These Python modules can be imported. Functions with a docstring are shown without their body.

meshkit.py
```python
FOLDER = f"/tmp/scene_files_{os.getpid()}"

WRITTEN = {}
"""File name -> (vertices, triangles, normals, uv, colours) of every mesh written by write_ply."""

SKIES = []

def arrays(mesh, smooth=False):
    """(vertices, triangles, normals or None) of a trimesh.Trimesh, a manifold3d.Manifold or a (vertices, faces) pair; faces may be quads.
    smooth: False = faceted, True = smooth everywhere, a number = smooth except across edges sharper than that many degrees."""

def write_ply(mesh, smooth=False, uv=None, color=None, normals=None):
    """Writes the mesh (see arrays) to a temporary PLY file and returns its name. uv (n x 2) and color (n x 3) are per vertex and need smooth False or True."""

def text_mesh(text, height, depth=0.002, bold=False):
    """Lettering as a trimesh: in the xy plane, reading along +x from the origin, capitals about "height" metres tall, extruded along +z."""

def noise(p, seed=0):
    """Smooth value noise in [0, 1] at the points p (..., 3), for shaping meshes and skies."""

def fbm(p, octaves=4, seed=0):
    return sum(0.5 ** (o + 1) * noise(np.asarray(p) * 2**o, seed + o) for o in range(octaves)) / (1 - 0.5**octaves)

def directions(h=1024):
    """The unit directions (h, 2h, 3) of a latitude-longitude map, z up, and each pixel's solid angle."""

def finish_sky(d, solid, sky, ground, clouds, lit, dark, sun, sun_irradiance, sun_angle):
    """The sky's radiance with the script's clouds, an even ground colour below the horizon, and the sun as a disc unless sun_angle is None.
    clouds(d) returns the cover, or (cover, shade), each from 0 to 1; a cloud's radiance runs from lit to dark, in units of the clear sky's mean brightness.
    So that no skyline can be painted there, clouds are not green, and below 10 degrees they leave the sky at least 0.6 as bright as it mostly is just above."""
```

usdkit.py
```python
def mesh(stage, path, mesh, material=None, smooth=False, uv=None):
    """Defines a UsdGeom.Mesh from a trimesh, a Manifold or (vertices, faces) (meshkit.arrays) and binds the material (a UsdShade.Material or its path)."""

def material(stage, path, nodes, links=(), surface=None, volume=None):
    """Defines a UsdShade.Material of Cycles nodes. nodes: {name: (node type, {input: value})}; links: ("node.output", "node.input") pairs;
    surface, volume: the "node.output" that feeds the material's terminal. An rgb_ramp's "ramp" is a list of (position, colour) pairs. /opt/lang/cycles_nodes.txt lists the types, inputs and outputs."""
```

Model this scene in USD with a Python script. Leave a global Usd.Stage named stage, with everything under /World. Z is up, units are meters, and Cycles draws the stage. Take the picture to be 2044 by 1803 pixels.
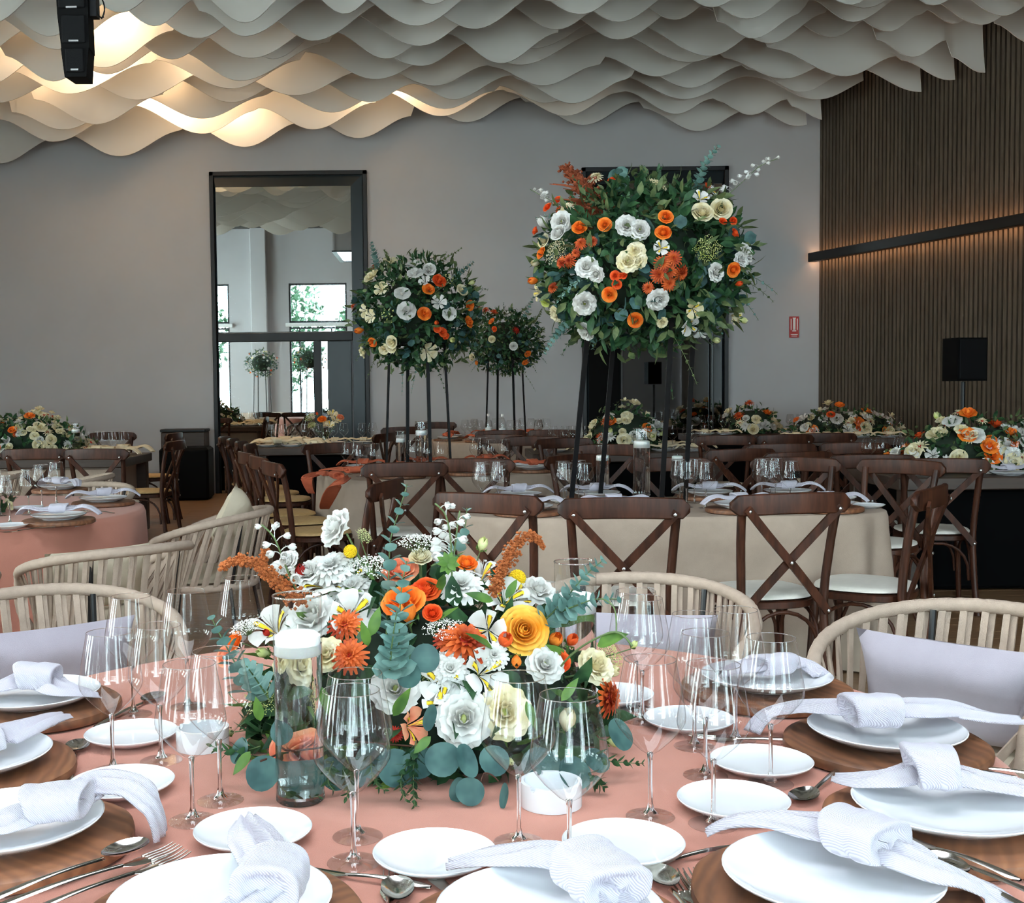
import math, random
import numpy as np
import usdkit
from pxr import Gf, Sdf, Usd, UsdGeom, UsdLux, UsdShade
from meshkit import noise, text_mesh

stage = Usd.Stage.CreateInMemory()
UsdGeom.SetStageUpAxis(stage, 'Z')
UsdGeom.SetStageMetersPerUnit(stage, 1.0)
UsdGeom.Xform.Define(stage, '/World')
UsdGeom.Scope.Define(stage, '/World/Looks')
V3 = lambda *a: np.array(a, float)
PI = math.pi
rng = np.random.default_rng(7)
R = random.Random(7)

# ---------------------------------------------------------------- camera, sky, lights, exposure
W, H, FPX, CX, CY = 2044.0, 1803.0, 2380.0, 880.0, 901.5
EYE, ROLL, PITCH = V3(0, 0, 1.37), 0.0115, math.atan(130.5 / 2380.0)
FWD = V3(0, math.cos(PITCH), -math.sin(PITCH))
_u0, _r0 = V3(0, math.sin(PITCH), math.cos(PITCH)), V3(1, 0, 0)
UP = math.cos(ROLL) * _u0 + math.sin(ROLL) * _r0
RIGHT = math.cos(ROLL) * _r0 - math.sin(ROLL) * _u0
EXPOSURE = 0.0
SKY = 6.5            # daylight outside
WINDOW_LIGHT = 4.8  # daylight through the tall windows behind the camera
UNSEEN_OVERHEAD = 6.2      # unseen overhead light, placed to brighten the front table
SIDE_LIGHT = 10.5    # unseen light from the left wall, placed to light the room sideways
WARM = 95.0          # unseen lamps between the ceiling waves, lighting the felt
LEDGE = 16.0          # light strip on the slatted wall

cam = UsdGeom.Camera.Define(stage, '/World/camera')
cam.CreateHorizontalApertureAttr(36.0)
cam.CreateVerticalApertureAttr(36.0 * H / W)
cam.CreateFocalLengthAttr(36.0 * FPX / W)
cam.CreateHorizontalApertureOffsetAttr(36.0 * (W / 2 - CX) / W)
cam.CreateClippingRangeAttr((0.05, 300.0))
cam.CreateExposureAttr(EXPOSURE)
_m = Gf.Matrix4d(*[float(x) for x in (*RIGHT, 0, *UP, 0, *(-FWD), 0, *EYE, 1)])
UsdGeom.Xformable(cam).AddTransformOp().Set(_m)


def ray(px, py):
    return FWD + (px - CX) / FPX * RIGHT - (py - CY) / FPX * UP


def at(px, py, z):
    """the point of the height z that the pixel sees"""
    d = ray(px, py)
    return EYE + d * ((z - EYE[2]) / d[2])


def deep(px, py, y):
    """the point of the depth y that the pixel sees"""
    d = ray(px, py)
    return EYE + d * (y / d[1])


def lin(r, g, b):
    return tuple((c / 255 / 12.92) if c / 255 <= 0.04045 else ((c / 255 + 0.055) / 1.055) ** 2.4 for c in (r, g, b))


def area_light(name, centre, sx, sy, direction, colour, power, parent='/World'):
    """a RectLight facing along direction"""
    l = UsdLux.RectLight.Define(stage, f'{parent}/{name}')
    z = -np.asarray(direction, float) / np.linalg.norm(direction)
    x = np.cross(V3(0, 0, 1) if abs(z[2]) < 0.9 else V3(0, 1, 0), z)
    x /= np.linalg.norm(x)
    y = np.cross(z, x)
    UsdGeom.Xformable(l).AddTransformOp().Set(Gf.Matrix4d(*[float(v) for v in (*x, 0, *y, 0, *z, 0, *centre, 1)]))
    l.CreateWidthAttr(sx); l.CreateHeightAttr(sy)
    l.CreateColorAttr(Gf.Vec3f(*colour)); l.CreateIntensityAttr(power)
    return l


dome = UsdLux.DomeLight.Define(stage, '/World/sky')
dome.CreateIntensityAttr(SKY)
dome.CreateColorAttr(Gf.Vec3f(0.82, 0.93, 1.0))
BACK = -2.0   # the window wall behind the camera
WIN_X = (-12.9, -9.8, -6.6, -3.35, -0.2, 2.9, 6.0)
for _i, _x in enumerate(WIN_X[4:]):
    area_light(f'daylight_{_i + 1:03d}', (_x, BACK - 0.5, 2.45), 1.6, 3.6, (0, 1, -0.08), (0.77, 0.89, 1.0), WINDOW_LIGHT)
UNSEEN_LEFT_WIN = (-0.4, 2.3, 5.0)  # windows out of view, placed to light the tables from the left
for _i, _y in enumerate(UNSEEN_LEFT_WIN):
    area_light(f'side_daylight_{_i + 1:03d}', (-9.5 - 0.55, _y, 2.45), 1.6, 3.6, (1, 0.03, -0.06), (1.0, 0.90, 0.78), SIDE_LIGHT)  # unseen side light, tinted to warm the left of the room
area_light('roof_daylight', (-0.2, 1.9, 4.55), 4.4, 2.2, (0, 0.0, -1), (0.86, 0.93, 1.0), UNSEEN_OVERHEAD)  # out of view overhead, placed to light the front table from above


# ---------------------------------------------------------------- helpers: names, things, meshes
_used = {}


def fresh(parent, name):
    key = f'{parent}/{name}'
    n = _used.get(key, 0)
    _used[key] = n + 1
    return key if n == 0 else f'{key}_{n:03d}'


def tag(p, label=None, cat=None, group=None, kind=None):
    p = p.GetPrim() if hasattr(p, 'GetPrim') else p
    for k, v in (('label', label), ('category', cat), ('group', group), ('kind', kind)):
        if v:
            p.SetCustomDataByKey(k, v)
    return p


def xf(p, loc=(0, 0, 0), rz=0.0, rx=0.0, ry=0.0, s=None):
    x = UsdGeom.Xformable(p)
    x.AddTranslateOp().Set(Gf.Vec3d(*[float(v) for v in loc]))
    x.AddRotateXYZOp().Set(Gf.Vec3f(math.degrees(rx), math.degrees(ry), math.degrees(rz)))
    if s is not None:
        x.AddScaleOp().Set(Gf.Vec3f(*([float(s)] * 3 if np.isscalar(s) else [float(v) for v in s])))


def thing(name, label, cat, loc=(0, 0, 0), rz=0.0, group=None, kind=None, **kw):
    path = fresh('/World', name)
    p = UsdGeom.Xform.Define(stage, path).GetPrim()
    xf(p, loc, rz, **kw)
    tag(p, label, cat, group, kind)
    return p


def dup(root, loc, rz=0.0, label=None, group=None, **kw):
    """another one of a thing, with all its parts"""
    was = root.GetCustomData()
    base = root.GetName()
    if base[-3:].isdigit() and base[-4] == '_':
        base = base[:-4]
    path = fresh('/World', base)
    p = UsdGeom.Xform.Define(stage, path).GetPrim()
    p.GetReferences().AddInternalReference(root.GetPath())
    p.SetInstanceable(True)
    x = UsdGeom.Xformable(p)
    x.ClearXformOpOrder()
    x.GetPrim().GetAttribute('xformOp:translate')
    x.AddTranslateOp().Set(Gf.Vec3d(*[float(v) for v in loc]))
    x.AddRotateXYZOp().Set(Gf.Vec3f(math.degrees(kw.get('rx', 0)), math.degrees(kw.get('ry', 0)), math.degrees(rz)))
    if kw.get('s') is not None:
        s = kw['s']
        x.AddScaleOp().Set(Gf.Vec3f(*([float(s)] * 3 if np.isscalar(s) else [float(v) for v in s])))
    tag(p, label or was.get('label'), was.get('category'), group or was.get('group'))
    return p


class Shop:
    """makes a thing the first time, copies of it afterwards"""
    def __init__(self, make):
        self.make, self.first = make, None

    def __call__(self, loc, rz, label, group=None, **kw):
        if self.first is None:
            self.first = self.make(loc, rz, label, group, **kw)
            return self.first
        return dup(self.first, loc, rz, label, group, **kw)


def rot_z(a):
    c, s = math.cos(a), math.sin(a)
    return np.array([[c, -s, 0], [s, c, 0], [0, 0, 1.0]])


def frame(n, spin=0.0):
    """rotation whose z column is n"""
    n = np.asarray(n, float) / np.linalg.norm(n)
    x = np.cross(V3(0, 1, 0) if abs(n[1]) < 0.9 else V3(1, 0, 0), n)
    x /= np.linalg.norm(x)
    y = np.cross(n, x)
    return np.stack([x, y, n], 1) @ rot_z(spin)


class MB:
    """collects pieces that become one mesh"""
    def __init__(self):
        self.v, self.f, self.n = [], [], 0

    def add(self, v, f, M=None, t=None):
        v = np.asarray(v, float).reshape(-1, 3)
        f = np.asarray(f, int)
        if f.shape[1] == 4:
            f = np.vstack([f[:, [0, 1, 2]], f[:, [0, 2, 3]]])
        if M is not None:
            v = v @ np.asarray(M).T
        if t is not None:
            v = v + np.asarray(t)
        self.v.append(v); self.f.append(f + self.n); self.n += len(v)
        return self

    def join(self, o, M=None, t=None):
        v, f = o.arrays()
        return self.add(v, f, M, t)

    def arrays(self):
        return np.vstack(self.v), np.vstack(self.f)

    def box(self, c, s, rz=0.0, ch=0.0, M=None):
        sx, sy, sz = (x / 2 for x in s)
        if ch <= 0:
            v = np.array([[x, y, z] for z in (-sz, sz) for x, y in ((-sx, -sy), (sx, -sy), (sx, sy), (-sx, sy))])
            f = [[3, 2, 1, 0], [4, 5, 6, 7], [0, 1, 5, 4], [1, 2, 6, 5], [2, 3, 7, 6], [3, 0, 4, 7]]
        else:
            ring = lambda i, z: [[-sx + ch * i, -sy, z], [sx - ch * i, -sy, z], [sx, -sy + ch * i, z], [sx, sy - ch * i, z], [sx - ch * i, sy, z], [-sx + ch * i, sy, z], [-sx, sy - ch * i, z], [-sx, -sy + ch * i, z]]
            inn = lambda z: [[x * (1 - ch / sx), y * (1 - ch / sy), z] for x, y, _ in ring(1, z)]
            v = np.array(inn(-sz) + ring(1, -sz + ch) + ring(1, sz - ch) + inn(sz))
            f = [[k * 8 + i, k * 8 + (i + 1) % 8, k * 8 + 8 + (i + 1) % 8, k * 8 + 8 + i] for k in range(3) for i in range(8)]
            f += [[24, 25, 26, 27], [24, 27, 28, 31], [28, 29, 30, 31], [3, 2, 1, 0], [7, 4, 3, 0], [7, 6, 5, 4]]
        v = v @ (rot_z(rz) if M is None else np.asarray(M)).T + np.asarray(c, float)
        return self.add(v, f)

    def grid(self, P, wrap=False, flip=False):
        P = np.asarray(P, float)
        n, m = P.shape[:2]
        i, j = np.meshgrid(np.arange(n - 1), np.arange(m if wrap else m - 1), indexing='ij')
        a, b = (i * m + j).ravel(), (i * m + (j + 1) % m).ravel()
        c, d = ((i + 1) * m + (j + 1) % m).ravel(), ((i + 1) * m + j).ravel()
        f = np.stack([a, b, c, d] if not flip else [a, d, c, b], 1)
        return self.add(P.reshape(-1, 3), f)

    def lathe(self, prof, n=24, c=(0, 0, 0), caps=True):
        prof = np.asarray(prof, float)
        a = np.arange(n) / n * 2 * PI
        P = np.stack([prof[:, :1] * np.cos(a), prof[:, :1] * np.sin(a), np.repeat(prof[:, 1:2], n, 1)], -1) + np.asarray(c, float)
        return self.grid(P, wrap=True)

    def tube(self, pts, r, n=8, caps=True, flat=None, up=(0, 0, 1)):
        """r: a radius or one per point; flat: (a, b) half sizes of the section along side and up"""
        p = np.asarray(pts, float)
        r = np.full(len(p), r, float) if np.isscalar(r) else np.asarray(r, float)
        t = np.gradient(p, axis=0)
        t /= np.maximum(np.linalg.norm(t, axis=1, keepdims=True), 1e-9)
        side = np.cross(t, np.asarray(up, float))
        bad = np.linalg.norm(side, axis=1) < 1e-3
        side[bad] = np.cross(t[bad], V3(0.3, 1, 0))
        side /= np.linalg.norm(side, axis=1, keepdims=True)
        for k in range(1, len(side)):
            if side[k] @ side[k - 1] < 0:
                side[k] *= -1
        nn = np.cross(side, t)
        a = np.arange(n) / n * 2 * PI + (PI / n if n == 4 else 0)
        ca, sa = np.cos(a), np.sin(a)
        if n == 4:
            ca, sa = ca * 1.4142, sa * 1.4142
        fa, fb = flat if flat else (1.0, 1.0)
        P = p[:, None] + (r[:, None] * fa)[..., None] * ca[None, :, None] * side[:, None] + (r[:, None] * fb)[..., None] * sa[None, :, None] * nn[:, None]
        base = self.n
        self.grid(P, wrap=True, flip=True)
        if caps:
            m = len(p)
            k0, k1 = np.arange(n), (m - 1) * n + np.arange(n)
            f = [[k0[0], k0[i], k0[i + 1]] for i in range(1, n - 1)] + [[k1[0], k1[i + 1], k1[i]] for i in range(1, n - 1)]
            self.f.append(np.array(f) + base)
        return self

    def sphere(self, c, r, n=8, m=6):
        r = np.broadcast_to(np.asarray(r, float), 3)
        th = np.linspace(0.02, PI - 0.02, m)
        a = np.arange(n) / n * 2 * PI
        P = np.stack([np.sin(th)[:, None] * np.cos(a) * r[0], np.sin(th)[:, None] * np.sin(a) * r[1], np.repeat(-np.cos(th)[:, None], n, 1) * r[2]], -1) + np.asarray(c, float)
        return self.grid(P, wrap=True)

    def octa(self, c, r):
        v = np.array([[1, 0, 0], [-1, 0, 0], [0, 1, 0], [0, -1, 0], [0, 0, 1], [0, 0, -1]], float) * r + np.asarray(c)
        return self.add(v, [[0, 2, 4], [2, 1, 4], [1, 3, 4], [3, 0, 4], [2, 0, 5], [1, 2, 5], [3, 1, 5], [0, 3, 5]])

    def prism(self, poly, axis, a, b):
        """polygon (n, 2) extruded from a to b along axis 'x', 'y' or 'z'"""
        from shapely.geometry import Polygon
        import trimesh
        m = trimesh.creation.extrude_polygon(Polygon(poly), b - a, engine='earcut')
        v = np.array(m.vertices)
        v[:, 2] += a
        v = {'z': v, 'y': v[:, [0, 2, 1]], 'x': v[:, [2, 0, 1]]}[axis]
        f = np.array(m.faces)
        return self.add(v, f[:, ::-1] if axis == 'y' else f)


def obj(name, mb, mat, parent='/World', smooth=False):
    parent = str(parent.GetPath()) if hasattr(parent, 'GetPath') else parent
    path = fresh(parent, name)
    return usdkit.mesh(stage, path, mb.arrays() if isinstance(mb, MB) else mb, mat, smooth).GetPrim()


def arc(p0, p1, p2, n=10):
    t = np.linspace(0, 1, n)[:, None]
    p0, p1, p2 = (np.asarray(x, float) for x in (p0, p1, p2))
    return (1 - t) ** 2 * p0 + 2 * t * (1 - t) * p1 + t ** 2 * p2


def path_through(pts, n=24):
    from scipy.interpolate import PchipInterpolator
    p = np.asarray(pts, float)
    s = np.concatenate([[0], np.cumsum(np.linalg.norm(np.diff(p, axis=0), axis=1))])
    return PchipInterpolator(s, p)(np.linspace(0, s[-1], n))


# ---------------------------------------------------------------- materials
M = {}


def mat(name, nodes, links, surface):
    M[name] = usdkit.material(stage, f'/World/Looks/{name}', nodes, links, surface)
    return M[name]


def plain(name, col, rough=0.5, metal=0.0, var=0.0, vscale=20.0, bump=0.0, bscale=200.0, spec=0.5, coat=0.0, sheen=0.0, stretch=None, dark=None, sub=0.0, rnd=0.0, emit=None, pw=0.0):
    """principled surface; var mixes in a second tone by noise, bump adds fine relief, rnd varies whole pieces"""
    n = {'p': ('principled_bsdf', {'base_color': col, 'roughness': rough, 'metallic': metal, 'specular_ior_level': spec, 'coat_weight': coat, 'sheen_weight': sheen, 'subsurface_weight': sub, 'subsurface_radius': (0.01, 0.006, 0.004)})}
    if emit:
        n['p'][1].update(emission_color=emit, emission_strength=pw)
    L = []
    if var or bump:
        n['tc'] = ('texture_coordinate', {})
        n['mp'] = ('mapping', {'scale': stretch or (1, 1, 1)})
        L += [('tc.object', 'mp.vector')]
    last = None
    if var:
        d = dark or tuple(c * (1 - var) for c in col)
        n['nz'] = ('noise_texture', {'scale': vscale, 'detail': 5.0, 'roughness': 0.6})
        n['rp'] = ('rgb_ramp', {'ramp': [(0.3, d), (0.7, col)]})
        L += [('mp.vector', 'nz.vector'), ('nz.fac', 'rp.fac')]
        last = 'rp.color'
    if rnd:
        n['oi'] = ('object_info', {})
        n['mr'] = ('map_range', {'to_min': 1 - rnd, 'to_max': 1 + rnd})
        n['hv'] = ('hsv', {'color': col})
        L += [('oi.random', 'mr.value'), ('mr.result', 'hv.value')]
        if last:
            L += [(last, 'hv.color')]
        last = 'hv.color'
    if last:
        L += [(last, 'p.base_color')]
    if bump:
        n['bn'] = ('noise_texture', {'scale': bscale, 'detail': 3.0})
        n['bp'] = ('bump', {'strength': bump, 'distance': 0.002})
        L += [('mp.vector', 'bn.vector'), ('bn.fac', 'bp.height'), ('bp.normal', 'p.normal')]
    return mat(name, n, L, 'p.BSDF')


def petal(name, inner, outer, trans=0.3, rough=0.5):
    """petal tissue: diffuse with light passing through; tone runs between two colours in soft blotches"""
    n = {'tc': ('texture_coordinate', {}), 'nz': ('noise_texture', {'scale': 26.0, 'detail': 2.0}), 'rp': ('rgb_ramp', {'ramp': [(0.35, inner), (0.62, outer)]}),
         'p': ('principled_bsdf', {'roughness': rough, 'specular_ior_level': 0.25}), 't': ('translucent_bsdf', {}), 'm': ('mix_closure', {'fac': trans})}
    L = [('tc.object', 'nz.vector'), ('nz.fac', 'rp.fac'), ('rp.color', 'p.base_color'), ('rp.color', 't.color'), ('p.BSDF', 'm.closure1'), ('t.BSDF', 'm.closure2')]
    return mat(name, n, L, 'm.closure')


def thin_glass(name, tint, edge, gloss=0.06, top=0.5):
    """a thin blown wall: sees through, reflects by angle, darker towards the silhouette"""
    n = {'lw': ('layer_weight', {'blend': 0.5}), 'rp': ('rgb_ramp', {'ramp': [(0.0, tint), (0.72, tint), (0.9, tuple(0.6 * a + 0.4 * b for a, b in zip(tint, edge))), (1.0, edge)]}),
         't': ('transparent_bsdf', {}), 'g': ('glossy_bsdf', {'color': (1, 1, 1), 'roughness': 0.015}),
         'pw': ('math', {'math_type': 'power', 'value2': 3.5}), 'ma': ('math', {'math_type': 'multiply_add', 'value2': top, 'value3': gloss}), 'm': ('mix_closure', {})}
    L = [('lw.facing', 'rp.fac'), ('rp.color', 't.color'), ('lw.facing', 'pw.value1'), ('pw.value', 'ma.value1'), ('ma.value', 'm.fac'), ('t.BSDF', 'm.closure1'), ('g.BSDF', 'm.closure2')]
    return mat(name, n, L, 'm.closure')


plain('plaster', lin(182, 181, 183), 0.9, var=0.05, vscale=1.4, bump=0.12, bscale=160)
plain('ceiling_dark', lin(60, 58, 56), 0.95)
mat('felt', {'p': ('principled_bsdf', {'base_color': lin(232, 229, 224), 'roughness': 0.95, 'specular_ior_level': 0.1}), 't': ('translucent_bsdf', {'color': lin(238, 235, 230)}), 'm': ('mix_closure', {'fac': 0.3}),
             'tc': ('texture_coordinate', {}), 'n': ('noise_texture', {'scale': 240.0, 'detail': 2.0}), 'b': ('bump', {'strength': 0.2, 'distance': 0.002})},
    [('tc.object', 'n.vector'), ('n.fac', 'b.height'), ('b.normal', 'p.normal'), ('p.BSDF', 'm.closure1'), ('t.BSDF', 'm.closure2')], 'm.closure')
plain('black_metal', lin(24, 23, 25), 0.42, metal=0.2, var=0.25, vscale=8)
plain('iron', lin(30, 30, 32), 0.5, metal=0.6, var=0.2, vscale=30)
plain('slat_wood', lin(96, 83, 70), 0.55, var=0.45, vscale=7, stretch=(6, 6, 0.6), rnd=0.12)
plain('slat_back', lin(18, 16, 15), 0.9)
plain('mirror_glass', (0.86, 0.92, 0.92), 0.01, metal=1.0)
plain('dark_mirror', (0.34, 0.37, 0.39), 0.02, metal=1.0)
plain('dark_panel', lin(34, 42, 46), 0.3, spec=0.4)
plain('lamp_strip', (0.02, 0.02, 0.02), 0.6, emit=(1.0, 0.52, 0.25), pw=LEDGE)
plain('speaker_black', lin(10, 10, 11), 0.75, spec=0.12, var=0.2, vscale=60, bump=0.3, bscale=400)
plain('grille', lin(14, 15, 17), 0.7, spec=0.15, bump=0.8, bscale=700)
plain('chair_wood', lin(84, 47, 31), 0.42, var=0.5, vscale=6, stretch=(5, 5, 0.7), dark=lin(36, 18, 12), coat=0.0, spec=0.28, rnd=0.18)
plain('chair_pad', lin(226, 220, 210), 0.9, var=0.06, vscale=30, bump=0.3, bscale=500)
plain('cane', lin(214, 178, 122), 0.7, var=0.2, vscale=60)
plain('bolt', lin(190, 190, 190), 0.3, metal=1.0)
plain('rope', lin(180, 159, 143), 0.9, var=0.14, vscale=40, bump=0.6, bscale=700, rnd=0.05)
plain('cushion', lin(168, 160, 170), 0.95, var=0.07, vscale=14, bump=0.4, bscale=700)
plain('cushion_cream', lin(196, 182, 160), 0.95, var=0.07, vscale=14, bump=0.4, bscale=700)
plain('terracotta', lin(194, 129, 111), 0.92, var=0.06, vscale=9, bump=0.5, bscale=900, sheen=0.15)
plain('terracotta_napkin', lin(196, 98, 66), 0.95, var=0.15, vscale=30, bump=0.4, bscale=700)
plain('linen', lin(178, 158, 142), 0.95, var=0.1, vscale=12, bump=0.5, bscale=800)
plain('cream_cloth', lin(232, 214, 182), 0.95, var=0.1, vscale=30, bump=0.4, bscale=700)
plain('black_cloth', lin(9, 9, 10), 0.95, spec=0.05)
plain('table_wood', lin(70, 52, 42), 0.5, var=0.3, vscale=5, stretch=(0.6, 6, 6))
plain('porcelain', lin(226, 227, 231), 0.09, spec=0.55, coat=0.3)
plain('steel', (0.66, 0.63, 0.58), 0.14, metal=1.0)
plain('wax', lin(250, 250, 248), 0.45, sub=0.25)
plain('branch', lin(92, 112, 66), 0.6, var=0.2, vscale=30)
plain('leaf_dark', lin(44, 68, 44), 0.5, var=0.35, vscale=14, spec=0.3)
plain('paper_red', lin(176, 44, 40), 0.5)
plain('paper_white', lin(236, 232, 228), 0.5)
plain('trim_white', lin(228, 230, 230), 0.6)
plain('window_frame', lin(30, 34, 36), 0.5)
plain('bark', lin(88, 74, 60), 0.9)
plain('bottle_glass', lin(225, 232, 234), 0.08)
petal('petal_white', lin(214, 211, 205), lin(229, 228, 225), 0.25)
petal('petal_cream', lin(226, 212, 164), lin(238, 230, 204), 0.25)
petal('petal_yellow', lin(246, 168, 40), lin(250, 205, 96), 0.25)
petal('petal_orange', lin(242, 110, 34), lin(250, 150, 56), 0.25)
petal('petal_coral', lin(232, 78, 30), lin(246, 112, 54), 0.25)
petal('petal_rust', lin(160, 50, 24), lin(216, 104, 48), 0.2)
petal('petal_red', lin(150, 24, 20), lin(200, 52, 36), 0.2)
petal('petal_peach', lin(240, 142, 110), lin(250, 180, 140), 0.25)
petal('petal_lime', lin(206, 214, 120), lin(236, 238, 184), 0.3)
petal('leaf_green', lin(62, 96, 44), lin(98, 134, 58), 0.25, 0.4)
petal('leaf_deep', lin(32, 62, 42), lin(60, 96, 60), 0.2, 0.4)
petal('leaf_blue', lin(92, 130, 124), lin(132, 166, 158), 0.15, 0.5)
petal('leaf_euca', lin(48, 78, 78), lin(76, 108, 104), 0.15, 0.45)
petal('leaf_olive', lin(70, 86, 54), lin(104, 118, 76), 0.2, 0.5)
plain('yellow_dot', lin(236, 196, 20), 0.8, bump=0.5, bscale=900)
plain('streak', lin(70, 34, 18), 0.7)
plain('amaranth', lin(178, 96, 44), 0.9, var=0.4, vscale=60)
plain('pampas', lin(140, 66, 34), 0.95, var=0.3, vscale=60)
plain('lace', lin(244, 244, 238), 0.85)
plain('throat', lin(240, 206, 40), 0.6)
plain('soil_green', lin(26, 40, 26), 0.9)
plain('tree_leaf', lin(64, 104, 70), 0.6, var=0.5, vscale=3)
plain('ground_out', lin(140, 140, 130), 0.9)
plain('pebble', lin(170, 110, 80), 0.8)
thin_glass('wine_glass', (0.975, 0.98, 0.98), (0.5, 0.52, 0.53), gloss=0.038, top=0.35)
thin_glass('glass_foot', (0.95, 0.955, 0.955), (0.6, 0.62, 0.62), gloss=0.06, top=0.35)
thin_glass('vase_glass', (0.965, 0.975, 0.97), (0.5, 0.56, 0.55), gloss=0.05, top=0.3)
thin_glass('pane', (0.9, 0.95, 0.94), (0.8, 0.85, 0.85), gloss=0.04)
mat('solid_glass', {'p': ('principled_bsdf', {'base_color': (0.98, 0.99, 0.99), 'roughness': 0.0, 'ior': 1.5, 'transmission_weight': 1.0})}, [], 'p.BSDF')
mat('water', {'p': ('principled_bsdf', {'base_color': (0.985, 0.995, 0.995), 'roughness': 0.0, 'ior': 1.33, 'transmission_weight': 1.0})}, [], 'p.BSDF')
# twill napkin: fine diagonal ribs
mat('napkin', {'tc': ('texture_coordinate', {}), 'w': ('wave_texture', {'wave_type': 'bands', 'bands_direction': 'diagonal', 'scale': 190.0, 'distortion': 0.6, 'detail': 1.0}),
               'rp': ('rgb_ramp', {'ramp': [(0.0, lin(176, 170, 184)), (0.6, lin(202, 197, 208))]}), 'b': ('bump', {'strength': 0.5, 'distance': 0.0015}),
               'p': ('principled_bsdf', {'roughness': 0.95, 'specular_ior_level': 0.2, 'sheen_weight': 0.2})},
    [('tc.object', 'w.vector'), ('w.fac', 'rp.fac'), ('rp.color', 'p.base_color'), ('w.fac', 'b.height'), ('b.normal', 'p.normal')], 'p.BSDF')
# charger: slice of a trunk, rings and long grain
mat('charger_wood', {'tc': ('texture_coordinate', {}), 'mp': ('mapping', {'scale': (1, 0.22, 1)}), 'w': ('wave_texture', {'wave_type': 'bands', 'bands_direction': 'x', 'scale': 13.0, 'distortion': 9.0, 'detail': 4.0, 'detail_scale': 1.6}),
                     'nz': ('noise_texture', {'scale': 9.0, 'detail': 4.0}), 'rp': ('rgb_ramp', {'ramp': [(0.1, lin(92, 58, 40)), (0.55, lin(122, 78, 52)), (0.95, lin(150, 100, 68))]}),
                     'mm': ('mix_float', {'fac': 0.68}), 'oi': ('object_info', {}), 'mr': ('map_range', {'to_min': 0.8, 'to_max': 1.25}), 'hv': ('hsv', {}),
                     'p': ('principled_bsdf', {'roughness': 0.5})},
    [('tc.object', 'mp.vector'), ('mp.vector', 'w.vector'), ('tc.object', 'nz.vector'), ('w.fac', 'mm.a'), ('nz.fac', 'mm.b'), ('mm.result', 'rp.fac'), ('oi.random', 'mr.value'), ('mr.result', 'hv.value'), ('rp.color', 'hv.color'), ('hv.color', 'p.base_color')], 'p.BSDF')
# oak planks, each its own tone
mat('floor_wood', {'g': ('geometry', {}), 'ms': ('mapping', {'scale': (0.7, 9, 1)}), 'nz': ('noise_texture', {'scale': 5.0, 'detail': 5.0, 'roughness': 0.6}),
                   'rp': ('rgb_ramp', {'ramp': [(0.25, lin(128, 94, 66)), (0.75, lin(172, 134, 98))]}), 'mr': ('map_range', {'to_min': 0.85, 'to_max': 1.12}), 'hv': ('hsv', {}),
                   'p': ('principled_bsdf', {'roughness': 0.34})},
    [('g.position', 'ms.vector'), ('ms.vector', 'nz.vector'), ('nz.fac', 'rp.fac'), ('g.random_per_island', 'mr.value'), ('mr.result', 'hv.value'), ('rp.color', 'hv.color'), ('hv.color', 'p.base_color')], 'p.BSDF')

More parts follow.
